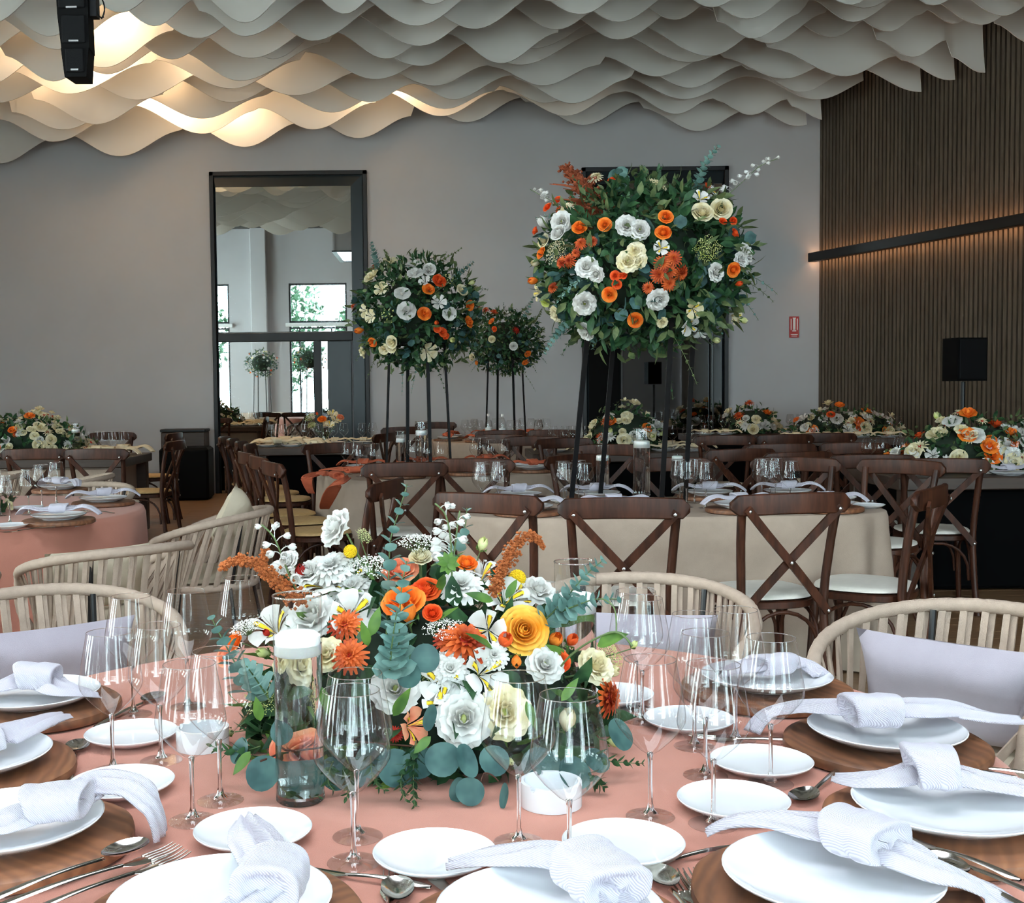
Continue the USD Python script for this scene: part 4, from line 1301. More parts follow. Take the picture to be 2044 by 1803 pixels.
# (pixel of the plate centre, its turn, words)
SET = [((440, 1790), 'white dinner plate at the bottom edge, left of the middle, its napkin upright', 'board under the plate at the bottom left of the middle'),
       ((1098, 1812), 'white dinner plate cut by the bottom edge, right of the middle', 'board under the plate at the bottom right of the middle'),
       ((1660, 1735), 'large white dinner plate in the lower right corner, long napkin across it', 'round wooden board under the plate in the lower right corner'),
       ((1893, 1600), 'white dinner plate at the right edge between two other plates', 'wooden board under the plate at the right edge, middle of three'),
       ((1769, 1450), 'white dinner plate at right in front of the rope armchair', 'pale and dark wooden board at right before the rope armchair'),
       ((1530, 1345), 'white dinner plate behind the wine glasses, right of the flowers', 'dark board under the plate behind the glasses right of the flowers'),
       ((15, 1632), 'white dinner plate at the left edge, nearest of the three there', 'wooden board at the left edge under the nearest plate'),
       ((-60, 1500), 'white dinner plate at the left edge, middle one of three', 'wooden board at the left edge under the middle plate'),
       ((65, 1378), 'white dinner plate at the left edge, farthest of the three', 'wooden board at the left edge under the farthest plate')]
PL = []
for (px, py), lp, lc in SET:
    p = at(px, py, TZ + 0.046)
    PL.append(p)
    a = math.atan2(p[1] - T1[1], p[0] - T1[0])
    charger((p[0], p[1], TZ + 0.0005), a + R.random(), lc if lc.startswith(('round', 'wooden', 'pale', 'dark')) else 'wooden ' + lc)
    plate((p[0], p[1], PZ + 0.0005), a, lp)
for (px, py), lb in (((505, 1652), 'small bread plate left of the candle vase foot, a napkin tip over it'), ((868, 1698), 'small bread plate at the bottom centre between the glass feet'),
                     ((1244, 1677), 'small bread plate right of the white ashtray'), ((1464, 1592), 'small bread plate right of centre before the spoon'),
                     ((1520, 1515), 'small bread plate beside the pale wooden board at right'), ((262, 1460), 'small bread plate at left behind the spoon'),
                     ((242, 1558), 'small bread plate at left in front of the glass stem'), ((1375, 1432), 'small bread plate behind the glasses at right'), ((1222, 1382), 'small bread plate just right of the flowers at the back')):
    p = at(px, py, TZ + 0.0185)
    bread_plate((p[0], p[1], TZ + 0.0005), R.random() * 6, lb)

# napkins, each tied in its own way; points are seen pixels at the height given
def nap(label, knot, t1, t2, w1, w2, ks, seed, axis=None, thick=(0.028, 0.016, 0.012), pleat=3.0):
    k = at(*knot)
    rel = lambda pts: [at(*p) - k for p in pts]
    napkin_thing(label, k, rel(t1), rel(t2), w1, w2, ks, seed=seed, kaxis=axis, thick=thick, pleat=pleat)

Z0 = TZ + 0.046
nap('lavender napkin knotted on the lower right plate, tails reaching far to both sides', (1722, 1668, Z0 + 0.034),
    [(1690, 1672, Z0 + 0.014), (1640, 1660, Z0 + 0.016), (1560, 1640, Z0 + 0.014), (1490, 1640, Z0 + 0.004), (1415, 1668, Z0 - 0.026)],
    [(1755, 1690, Z0 + 0.014), (1810, 1715, Z0 + 0.014), (1880, 1745, Z0 + 0.006), (1950, 1775, Z0 - 0.012), (2040, 1840, Z0 - 0.036)],
    [0.03, 0.036, 0.03, 0.022, 0.006], [0.03, 0.04, 0.032, 0.024, 0.02], (0.036, 0.046, 0.034), 1)
nap('lavender napkin knotted on the right edge plate, short tail pointing left', (1862, 1530, Z0 + 0.04),
    [(1835, 1545, Z0 + 0.016), (1785, 1555, Z0 + 0.012), (1725, 1560, Z0 + 0.004), (1668, 1556, Z0 - 0.004)],
    [(1895, 1555, Z0 + 0.016), (1960, 1562, Z0 + 0.014), (2060, 1580, Z0 + 0.01)],
    [0.026, 0.034, 0.03, 0.01], [0.03, 0.034, 0.03], (0.03, 0.048, 0.04), 2)
nap('lavender napkin knotted on the plate before the rope armchair, wings spread wide', (1742, 1418, Z0 + 0.034),
    [(1715, 1424, Z0 + 0.014), (1660, 1416, Z0 + 0.018), (1590, 1416, Z0 + 0.008), (1530, 1430, Z0 - 0.01), (1500, 1462, Z0 - 0.036)],
    [(1775, 1424, Z0 + 0.014), (1830, 1420, Z0 + 0.02), (1890, 1418, Z0 + 0.016), (1960, 1432, Z0 + 0.006), (2030, 1440, Z0 - 0.006)],
    [0.028, 0.034, 0.034, 0.028, 0.02], [0.03, 0.042, 0.046, 0.03, 0.02], (0.04, 0.042, 0.036), 3)
nap('lavender napkin tied on the plate behind the glasses at right', (1545, 1326, Z0 + 0.02),
    [(1520, 1330, Z0 + 0.012), (1480, 1335, Z0 + 0.01), (1440, 1345, Z0)], [(1565, 1330, Z0 + 0.012), (1600, 1325, Z0 + 0.01), (1640, 1350, Z0 - 0.006)],
    [0.03, 0.036, 0.03], [0.03, 0.03, 0.02], (0.035, 0.035, 0.026), 4)
nap('lavender napkin standing up from the bottom left plate, tip over the bread plate', (540, 1755, Z0 + 0.03),
    [(528, 1722, Z0 + 0.016), (514, 1690, Z0 + 0.022), (500, 1655, Z0 + 0.016), (492, 1636, Z0 + 0.01)],
    [(555, 1790, Z0 + 0.014), (500, 1812, Z0 + 0.012), (430, 1850, Z0 + 0.01)],
    [0.03, 0.034, 0.028, 0.014], [0.034, 0.036, 0.03], (0.036, 0.048, 0.034), 5, axis=(0.1, 1.0, 0))
nap('lavender napkin knotted on the plate at the bottom right of the middle', (1195, 1745, Z0 + 0.034),
    [(1160, 1725, Z0 + 0.018), (1100, 1710, Z0 + 0.016), (1000, 1712, Z0 + 0.004), (900, 1730, Z0 - 0.02)],
    [(1215, 1775, Z0 + 0.012), (1235, 1815, Z0 + 0.008), (1260, 1860, Z0)],
    [0.034, 0.036, 0.026, 0.012], [0.034, 0.036, 0.03], (0.04, 0.046, 0.036), 6)
nap('lavender napkin knotted on the left edge plate, its end curling over the board', (115, 1600, Z0 + 0.03),
    [(80, 1625, Z0 + 0.014), (30, 1640, Z0 + 0.01), (-60, 1660, Z0 + 0.006)],
    [(150, 1602, Z0 + 0.014), (200, 1570, Z0 + 0.024), (262, 1570, Z0 + 0.03), (300, 1605, Z0 + 0.008), (318, 1668, Z0 - 0.036)],
    [0.03, 0.036, 0.03], [0.026, 0.036, 0.036, 0.032, 0.028], (0.038, 0.042, 0.03), 7, axis=(1, 0.25, 0))
nap('lavender napkin folded over the middle plate at the left edge', (-40, 1480, Z0 + 0.02),
    [(-70, 1485, Z0 + 0.01), (-120, 1490, Z0 + 0.01)], [(0, 1480, Z0 + 0.012), (50, 1455, Z0 + 0.014), (125, 1432, Z0 - 0.004)],
    [0.03, 0.03], [0.035, 0.036, 0.02], (0.035, 0.035, 0.026), 8)
nap('lavender napkin tied in a tall knot on the farthest plate at the left edge', (75, 1350, Z0 + 0.03),
    [(45, 1362, Z0 + 0.012), (0, 1372, Z0 + 0.01), (-50, 1378, Z0 + 0.006)], [(100, 1368, Z0 + 0.01), (140, 1380, Z0 + 0.008), (185, 1388, Z0 - 0.006)],
    [0.03, 0.034, 0.03], [0.034, 0.036, 0.03], (0.04, 0.04, 0.034), 9)

# wine glasses: (pixel of the foot, words)
for px, py, lb in ((706, 1724, 'wine glass at the bottom centre, nearest to us, before another'), (714, 1672, 'wine glass right behind the nearest one at the bottom centre'),
                   (1036, 1684, 'wine glass left of the ashtray before the cream blossoms'), (1137, 1742, 'wine glass before the ashtray, its foot behind the napkin'),
                   (1298, 1632, 'wine glass right of the ashtray standing by itself'), (1424, 1648, 'wine glass between two bread plates at right'),
                   (1538, 1566, 'rightmost wine glass on the front table, before the pale board'), (1408, 1550, 'wine glass behind the one between the bread plates'),
                   (1386, 1492, 'wine glass at right in the middle of the glasses, foot by cutlery'), (1468, 1478, 'wine glass at right standing behind the rightmost one'),
                   (1282, 1440, 'tall seen wine glass right of the flowers at the back'), (1270, 1418, 'farther of the paired wine glasses right of the flowers'),
                   (226, 1540, 'leftmost wine glass, stem before the bread plate'), (267, 1428, 'wine glass at left behind the leftmost one'),
                   (322, 1520, 'wine glass at left between leftmost glass and ashtray'), (385, 1640, 'wine glass left of the candle vase, nearest there'),
                   (440, 1600, 'wine glass between the left ashtray and the candle vase'), (375, 1412, 'wine glass at left at the back behind the ashtray'), (486, 1372, 'wine glass behind the rust amaranth at left')):
    p = at(px, py, TZ)
    wine_glass((p[0], p[1], TZ + 0.0005), R.random() * 6, lb)
for px, py, s, lb in ((600, 1612, (1, 1, 1.08), 'glass cylinder of water with floating white candle before the flowers'), (1150, 1486, (1, 1, 1.08), 'glass cylinder with floating candle behind the flowers at right')):
    p = at(px, py - 14, TZ)
    candle_vase((p[0], p[1], TZ + 0.0005), 0, lb, s=s)

# ashtrays
def make_ashtray(loc, rz, label, group=None, **kw):
    import manifold3d as m3
    t = thing('ashtray', label, 'ashtray', loc, rz, group)
    c = m3.Manifold.cylinder(0.036, 0.0455, 0.0455, 64)
    c -= m3.Manifold.cylinder(0.05, 0.040, 0.040, 64).translate((0, 0, 0.008))
    for k in range(3):
        a = k * 2 * PI / 3 + 0.5
        c -= m3.Manifold.cylinder(0.03, 0.0048, 0.0048, 20).rotate((0, 90, 0)).translate((0.03, 0, 0.034)).rotate((0, 0, math.degrees(a)))
    obj('bowl', c, M['porcelain'], t, 30)
    return t
ashtray = Shop(make_ashtray)
for px, py, rz, lb in ((1100, 1606, 1.4, 'white porcelain ashtray in front of the flowers, right of centre'), (405, 1492, 0.3, 'white porcelain ashtray at left behind the wine glasses')):
    p = at(px, py, TZ)
    ashtray((p[0], p[1], TZ + 0.0005), rz, lb)

# cutlery: (kind, pixel of the head, pixel of the handle end, lift, words)
def lay(shop, a, b, z, label, back=0.0, lift=0.0):
    p, q_ = at(*a, TZ + z), at(*b, TZ + z)
    d = q_ - p
    shop((p[0], p[1], TZ + z), math.atan2(d[0], -d[1]), label, rx=lift)
lay(spoon, (250, 1704), (20, 1790), 0.0285, 'spoon lying at the bottom left with its bowl by the napkin end')
lay(fork, (262, 1728), (30, 1806), 0.0262, 'fork with tines beside the spoon at the bottom left')
lay(fork, (284, 1742), (60, 1830), 0.0245, 'fork nearest the plate at the bottom left')
lay(spoon, (155, 1497), (138, 1560), 0.001, 'spoon with bowl towards the flowers at left')
lay(spoon, (305, 1398), (250, 1425), 0.001, 'small seen spoon behind the wine glasses at left')
lay(fork, (95, 1447), (-40, 1470), 0.002, 'fork beside the farthest board at the left edge')
lay(fork, (50, 1555), (-60, 1570), 0.002, 'fork beside the middle board at the left edge')
lay(spoon, (1322, 1760), (1420, 1880), 0.004, 'spoon with the forks at the bottom right of the middle')
lay(fork, (1384, 1800), (1460, 1900), 0.003, 'fork nearest the spoon at the bottom right of the middle')
lay(fork, (1408, 1790), (1495, 1890), 0.005, 'fork touching the large board in the lower right')
lay(fork, (778, 1795), (770, 1880), 0.002, 'fork at the bottom edge between the two middle plates')
lay(spoon, (794, 1786), (800, 1880), 0.004, 'spoon at the bottom edge between the two middle plates')
lay(knife, (690, 1752), (724, 1757), 0.002, 'knife with its handle end by the nearest glass foot')
lay(knife, (905, 1790), (965, 1840), 0.002, 'knife sticking out below the bottom centre bread plate')
lay(knife, (1340, 1722), (1372, 1716), 0.002, 'knife under the bread plate right of the ashtray')
lay(spoon, (1606, 1596), (1640, 1570), 0.002, 'dark seen spoon between the bread plate and the right boards')
lay(knife, (1868, 1700), (2005, 1752), 0.027, 'upper knife in the bundle at the right edge')
lay(fork, (1880, 1716), (1995, 1766), 0.0255, 'middle piece of the cutlery bundle at the right edge')
lay(spoon, (1890, 1734), (1975, 1782), 0.0245, 'lowest piece of the cutlery bundle at the right edge')
lay(fork, (1770, 1523), (1900, 1540), 0.004, 'fork beside the board at right before the armchair')
lay(knife, (1960, 1538), (2010, 1546), 0.004, 'knife at the right edge behind the middle plate')
lay(fork, (1455, 1478), (1520, 1482), 0.002, 'fork behind the glasses at right beside the bread plate')

# armchairs round it, with pillows
rope_chair((1.27, 2.95, 0), 2.25, 'rope armchair at right behind the front table, lavender pillow')
pillow((1.26, 2.93, 0.60), 2.35 + PI, 'lavender pillow in the rope armchair at right', rx=0.25)
rope_chair((0.56, 3.42, 0), 2.9, 'rope armchair behind the flowers, seen through the wine glasses')
pillow((0.58, 3.50, 0.57), 2.9 + PI, 'lavender pillow in the armchair behind the wine glasses', rx=0.25, seed=2)
rope_chair((-1.08, 3.35, 0), -2.5, 'rope armchair at left behind the front table')
pillow((-1.10, 3.33, 0.585), -2.5 + PI, 'lavender pillow in the rope armchair at left', rx=0.25, seed=4)
rope_chair((1.62, 1.75, 0), 1.65, 'rope armchair at the right edge, only its arm in view')

# ---------------------------------------------------------------- the centrepiece
FC, FA = V3(-0.025, 2.06, TZ), V3(0.335, 0.25, 0.30)
centre = thing('floral_centrepiece', 'large mixed flower centrepiece with eucalyptus on the front table', 'flower arrangement', (0, 0, 0))


def on_dome(px, py, c, ax, k=1.0):
    d = ray(px, py)
    o = (EYE - c) / (ax * k); dd = d / (ax * k)
    a, b, e = dd @ dd, 2 * o @ dd, o @ o - 1
    D = b * b - 4 * a * e
    if D < 0:
        p = deep(px, py, c[1])
        n = (p - c) / ax
        return p, n / np.linalg.norm(n)
    p = EYE + d * ((-b - math.sqrt(D)) / (2 * a))
    n = (p - c) / ax ** 2
    return p, n / np.linalg.norm(n)


q = np.random.default_rng(11)
FR = [('white lisianthus', 678, 1058, 38, (-0.8, -0.5, 0.5)), ('yellow globe', 699, 1101, 14, None), ('yellow globe', 1032, 1155, 18, None),
      ('white alstro', 645, 1160, 46, None), ('white alstro', 692, 1160, 40, None), ('white alstro', 704, 1228, 42, (0.3, -0.8, 0.3)), ('white alstro', 545, 1255, 42, None), ('white alstro', 1008, 1196, 40, None), ('white alstro', 972, 1258, 34, (-0.2, -0.9, 0.2)),
      ('white alstro', 962, 1145, 36, (0.2, -0.2, 1)), ('white alstro', 882, 1366, 38, None), ('white alstro', 966, 1345, 42, (0.5, -0.8, 0.4)), ('white alstro', 880, 1402, 32, None), ('peach alstro', 822, 1450, 32, (0.8, -0.7, 0.2)), ('white alstro', 1035, 1195, 30, None),
      ('white mum', 920, 1175, 44, None), ('white mum', 664, 1138, 44, None), ('white mum', 705, 1182, 46, None), ('white mum', 898, 1338, 40, None), ('white mum', 985, 1310, 30, None),
      ('white lisianthus', 628, 1240, 50, None), ('white lisianthus', 925, 1437, 52, None), ('white lisianthus', 1072, 1186, 34, None), ('white lisianthus', 790, 1378, 46, None), ('white lisianthus', 1085, 1330, 36, None), ('white lisianthus', 618, 1150, 30, None), ('white lisianthus', 580, 1125, 24, (-0.6, -0.6, 0.5)), ('white lisianthus', 555, 1140, 20, (-0.6, -0.6, 0.5)),
      ('cream lisianthus', 655, 1310, 34, None), ('cream lisianthus', 1005, 1425, 50, None), ('cream bud', 1130, 1452, 30, (0.1, -0.35, 0.9)), ('cream lisianthus', 1185, 1335, 36, None), ('cream bud', 1206, 1342, 22, (0.9, -0.3, 0.2)), ('cream lisianthus', 590, 1330, 40, None), ('cream rose', 840, 1120, 24, None),
      ('orange rose', 808, 1214, 42, (-0.15, -0.55, 0.9)), ('orange bud', 816, 1236, 32, (-0.1, -0.5, 0.8)), ('coral rose', 852, 1184, 28, None), ('coral rose', 830, 1192, 22, None), ('coral rose', 863, 1228, 20, None), ('peach rose', 800, 1150, 34, None), ('peach rose', 590, 1500, 46, None), ('orange rose', 575, 1490, 30, None),
      ('yellow rose', 1042, 1262, 48, (0.1, -0.9, 0.35)), ('coral bud', 1006, 1284, 26, None), ('orange bud', 1104, 1284, 24, None), ('coral bud', 1128, 1236, 20, (0.4, -0.4, 0.8)), ('coral bud', 1137, 1284, 20, None), ('coral rose', 1112, 1323, 24, None), ('orange bud', 1030, 1312, 18, (0.0, -0.6, -0.4)), ('orange rose', 930, 1132, 22, None), ('orange mum', 985, 1150, 16, None),
      ('rust mum', 690, 1250, 36, None), ('rust mum', 700, 1312, 38, None), ('rust mum', 925, 1287, 52, (0.2, -0.55, 0.8)), ('rust mum', 890, 1280, 26, None), ('rust mum', 1208, 1392, 42, (0.9, -0.5, 0.1)), ('red bud', 598, 1152, 20, (0.2, -0.3, 0.9)), ('red bud', 536, 1268, 12, None), ('red mum', 790, 1466, 16, None),
      ('orange rose', 476, 1282, 20, (-0.7, -0.6, 0.4)), ('peach rose', 456, 1312, 22, (-0.7, -0.6, 0.3)), ('lime bud', 535, 1305, 18, (-0.8, -0.5, 0.3)), ('lime bud', 960, 1096, 18, (0.3, -0.3, 0.9)), ('lime bud', 462, 1462, 15, (-0.9, -0.3, 0.0)), ('lime bud', 1216, 1480, 16, (0.9, -0.4, -0.1)), ('lime bud', 1010, 1516, 13, (0.7, -0.6, -0.3)), ('lime bud', 1262, 1292, 11, (0.5, -0.3, 0.8)),
      ('white lace', 740, 1132, 46, (0, -0.3, 1)), ('white lace', 836, 1084, 40, (0, -0.25, 1)), ('white lace', 886, 1256, 40, (0, -0.35, 1)), ('white lace', 490, 1252, 30, (-0.3, -0.3, 1)), ('lime lace', 524, 1390, 40, None), ('lime lace', 726, 1070, 18, (0.5, -0.4, 0.5)), ('lime lace', 1216, 1308, 30, None), ('lime lace', 855, 1340, 20, None), ('white lace', 690, 1128, 26, (-0.3, -0.3, 1))]
root = FC + V3(0, 0.02, 0.06)
for kind, px, py, rp, n in FR:
    p, nd = on_dome(px, py, FC, FA, 0.97)
    nv_ = n if n is not None else nd * 0.6 + V3(-nd[0] * 0.1, -0.55, 0.30)
    r = rp * (p - EYE) @ FWD / FPX
    put_flower(centre, kind, p, np.asarray(nv_, float), r, q, True, root)
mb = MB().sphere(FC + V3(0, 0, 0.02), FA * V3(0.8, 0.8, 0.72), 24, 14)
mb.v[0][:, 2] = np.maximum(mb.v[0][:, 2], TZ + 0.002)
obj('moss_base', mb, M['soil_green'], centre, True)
leaf_cloud(centre, 'filler_leaves', FC, FA, 900, 0.055, 0.014, M['leaf_deep'], q, 0.70, 0.92, TZ + 0.003)
leaf_cloud(centre, 'bright_leaves', FC, FA, 90, 0.055, 0.008, M['leaf_green'], q, 0.82, 1.0, TZ + 0.003)
# baby blue eucalyptus stems
for pts, n, L, lab in (([(770, 1290, 1.95), (775, 1180, 1.97), (778, 1090, 2.0), (800, 1010, 2.02), (813, 966, 2.03)], 17, 0.030, 'tall blue green eucalyptus stem'),
                       ([(792, 1355, 1.78), (796, 1270, 1.76), (800, 1190, 1.78), (812, 1120, 1.8)], 15, 0.034, 'blue green eucalyptus stem'),
                       ([(778, 1350, 1.78), (782, 1290, 1.74), (792, 1222, 1.73)], 11, 0.03, 'blue green eucalyptus stem'),
                       ([(500, 1390, 1.9), (462, 1310, 1.92), (436, 1262, 1.93), (422, 1232, 1.93)], 12, 0.034, 'blue green eucalyptus stem'),
                       ([(1080, 1245, 1.95), (1125, 1200, 1.93), (1165, 1152, 1.93), (1204, 1118, 1.93)], 14, 0.030, 'blue green eucalyptus stem'),
                       ([(1110, 1228, 1.95), (1160, 1205, 1.9), (1195, 1196, 1.9), (1236, 1196, 1.9)], 12, 0.026, 'blue green eucalyptus stem'),
                       ([(860, 1130, 2.05), (915, 1090, 2.08), (930, 1040, 2.1), (932, 1014, 2.1)], 9, 0.026, 'blue green eucalyptus stem'),
                       ([(540, 1400, 1.86), (510, 1355, 1.84), (492, 1330, 1.82)], 8, 0.036, 'blue green eucalyptus stem')):
    st, lv = sprig([deep(*p) for p in pts], n, L, L * 0.46, q, True, True, 0.0018, 2, 0.85, 0.55)
    o = tag(obj('eucalyptus_stem', st, M['branch'], centre, True), lab)
    obj('leaves', lv, M['leaf_blue'], o, True)
# silver dollar leaves, each its own piece
o = obj('eucalyptus_branch', MB().tube([root, deep(700, 1480, 1.82), deep(940, 1500, 1.77)], 0.0016, 5).tube([root, deep(570, 1500, 1.8), deep(520, 1520, 1.76)], 0.0016, 5).tube(path_through([deep(960, 1560, 1.74), deep(968, 1543, 1.745), deep(995, 1560, 1.74)], 8), 0.0012, 5), M['streak'], centre, True)
tag(o, 'silver dollar eucalyptus')
for px, py, rp, y, n, el in ((848, 1315, 30, 1.80, (0.1, -0.9, 0.4), 1), (526, 1545, 37, 1.76, (-0.2, -0.8, 0.5), 1), (884, 1518, 37, 1.755, (-0.1, -0.8, 0.6), 1), (930, 1520, 36, 1.75, (0.6, -0.7, 0.4), 0.7), (938, 1582, 30, 1.735, (0.1, -0.8, 0.6), 1), (916, 1578, 26, 1.75, (-0.5, -0.7, 0.3), 0.8), (1008, 1590, 27, 1.72, (-0.7, -0.6, 0.3), 0.45),
                             (600, 1552, 40, 1.80, (0.1, -0.9, 0.3), 1), (668, 1546, 36, 1.79, (0.4, -0.8, 0.4), 0.9), (1080, 1532, 42, 1.80, (0.1, -0.7, 0.7), 1), (1146, 1545, 36, 1.78, (0.3, -0.7, 0.6), 1), (1236, 1468, 34, 1.86, (0.6, -0.6, 0.5), 1), (856, 1432, 28, 1.77, (0.5, -0.7, -0.1), 0.6), (818, 1350, 26, 1.78, (-0.3, -0.8, 0.4), 1), (745, 1520, 36, 1.77, (0.0, -0.8, 0.4), 1), (790, 1535, 40, 1.765, (0.2, -0.8, 0.5), 1), (838, 1525, 36, 1.765, (-0.2, -0.8, 0.5), 0.9), (566, 1460, 28, 1.78, (-0.3, -0.8, 0.3), 1), (986, 1520, 32, 1.765, (0.2, -0.8, 0.5), 1), (700, 1545, 34, 1.775, (0.0, -0.9, 0.3), 1), (480, 1500, 28, 1.82, (-0.6, -0.6, 0.4), 0.9), (1190, 1520, 30, 1.82, (0.4, -0.6, 0.6), 0.9)):
    p = deep(px, py, y)
    p[2] = max(p[2], TZ + 0.012)
    r = rp * y / FPX
    F = frame(np.asarray(n, float), q.random() * 0.8 + 1.2)
    mb = MB()
    a = np.linspace(0, 2 * PI, 18, endpoint=False)
    P = np.stack([np.stack([r * k * np.cos(a) * el, r * k * np.sin(a) * (1 + 0.06 * np.cos(a)), 0.12 * r * k * k + 0.02 * r * np.sin(3 * a) * k], -1) for k in (0.001, 0.5, 1.0)])
    mb.grid(P, wrap=True)
    mb = MB().join(mb, F, p)
    w_ = mb.v[0]
    w_[:, 2] = np.maximum(w_[:, 2], TZ + 0.002)
    obj('leaf', mb, M['leaf_euca'], o, True)
# ruscus and lance leaves trailing over the cloth
for pts, n, L in (([(690, 1510, 1.78), (700, 1560, 1.745), (690, 1595, 1.72)], 10, 0.024), ([(830, 1480, 1.77), (825, 1560, 1.74), (828, 1612, 1.715)], 13, 0.026), ([(840, 1500, 1.77), (800, 1560, 1.745), (812, 1600, 1.72)], 10, 0.022), ([(665, 1520, 1.78), (655, 1560, 1.74), (668, 1580, 1.73)], 7, 0.022),
                  ([(1180, 1500, 1.83), (1220, 1520, 1.83), (1285, 1524, 1.83)], 9, 0.022), ([(1170, 1540, 1.79), (1190, 1560, 1.775), (1205, 1572, 1.77)], 6, 0.026), ([(520, 1490, 1.82), (470, 1500, 1.82), (420, 1488, 1.84)], 8, 0.026), ([(740, 1500, 1.78), (745, 1555, 1.745), (770, 1580, 1.73)], 8, 0.022), ([(560, 1560, 1.76), (600, 1590, 1.75), (640, 1590, 1.74)], 7, 0.02)):
    P = [deep(*p) for p in pts]
    for w_ in P:
        w_[2] = max(w_[2], TZ + 0.006)
    st, lv = sprig(P, n, L, L * 0.24, q, False, True, 0.0011, 2, 0.8, 0.8)
    o = tag(obj('ruscus_sprig', st, M['branch'], centre, True), 'trailing green ruscus sprig')
    lv.v = [np.stack([v_[:, 0], v_[:, 1], np.maximum(v_[:, 2], TZ + 0.002)], 1) for v_ in lv.v]
    obj('leaves', lv, M['leaf_deep'], o, True)
mb = MB()
for a, b, w_ in (((785, 1430, 1.77), (812, 1385, 1.75), 0.012), ((500, 1500, 1.8), (470, 1540, 1.78), 0.011), ((520, 1440, 1.8), (512, 1400, 1.79), 0.011), ((640, 1370, 1.76), (655, 1420, 1.74), 0.010), ((1010, 1195, 1.85), (1030, 1160, 1.86), 0.009), ((985, 1200, 1.85), (940, 1185, 1.83), 0.010), ((740, 1270, 1.76), (755, 1220, 1.76), 0.012), ((735, 1290, 1.76), (725, 1250, 1.74), 0.010), ((1050, 1400, 1.78), (1070, 1450, 1.76), 0.010), ((1120, 1400, 1.78), (1150, 1360, 1.78), 0.010), ((860, 1470, 1.76), (830, 1500, 1.75), 0.010)):
    pa, pb = deep(*a), deep(*b)
    leaf_mesh(mb, pa, pb - pa, V3(0.1, -0.9, 0.4), np.linalg.norm(pb - pa) * 1.15, w_ * 0.75, 0.2, 0.15, False, 8)
tag(obj('lance_leaves', mb, M['leaf_green'], centre, True))
# big curled leaf on a bowed stem, upper right
o = obj('bowed_stem', MB().tube(path_through([deep(1120, 1330, 1.85), deep(1190, 1275, 1.8), deep(1230, 1262, 1.78), deep(1262, 1290, 1.76)], 14), 0.0017, 6).tube(path_through([deep(1230, 1262, 1.78), deep(1228, 1220, 1.8), deep(1200, 1195, 1.84)], 10), 0.0012, 6), M['branch'], centre, True)
mb = MB(); pa = deep(1192, 1290, 1.79); leaf_mesh(mb, pa, deep(1252, 1262, 1.77) - pa, V3(0.2, -0.6, 0.8), 0.052, 0.014, 0.3, 0.1, False, 8)
obj('leaf', mb, M['leaf_green'], o, True)
# green rosette, delphiniums, amaranth
mb = MB()
for k in range(9):
    a = k * 0.698
    leaf_mesh(mb, V3(0, 0, 0), V3(math.cos(a), math.sin(a), 0.5 if k % 2 else 0.2), V3(0, 0, 1), 0.02, 0.0055, 0.2, 0.1)
obj('rosette', MB().join(mb, frame((0.1, -0.9, 0.4)), deep(894, 1125, 1.86)), M['leaf_green'], centre, True)
bell_spray(centre, [deep(596, 1190, 1.95), deep(566, 1120, 1.93), deep(548, 1075, 1.92), deep(522, 1048, 1.92)], 13, 0.0105, q)
bell_spray(centre, [deep(902, 1150, 1.98), deep(900, 1085, 1.98), deep(890, 1030, 1.98), deep(868, 1005, 1.98)], 12, 0.0105, q)
bell_spray(centre, [deep(905, 1120, 1.98), deep(912, 1060, 1.99), deep(918, 1020, 2.0)], 5, 0.010, q)
spike(centre, 'amaranth', [deep(602, 1200, 1.95), deep(560, 1168, 1.93), deep(525, 1135, 1.92), deep(490, 1118, 1.92), deep(442, 1134, 1.92)], [0.016, 0.014, 0.011, 0.009, 0.005], M['amaranth'], q, 700, 0.0028, 'rust amaranth plume')
spike(centre, 'amaranth', [deep(530, 1150, 1.92), deep(526, 1118, 1.92), deep(532, 1094, 1.92)], [0.008, 0.007, 0.004], M['amaranth'], q, 160, 0.0028, 'rust amaranth plume')
spike(centre, 'amaranth', [deep(985, 1180, 2.0), deep(1005, 1135, 2.02), deep(1028, 1090, 2.03), deep(1058, 1068, 2.03), deep(1084, 1092, 2.03)], [0.013, 0.012, 0.011, 0.009, 0.004], M['amaranth'], q, 650, 0.0028, 'rust amaranth plume')

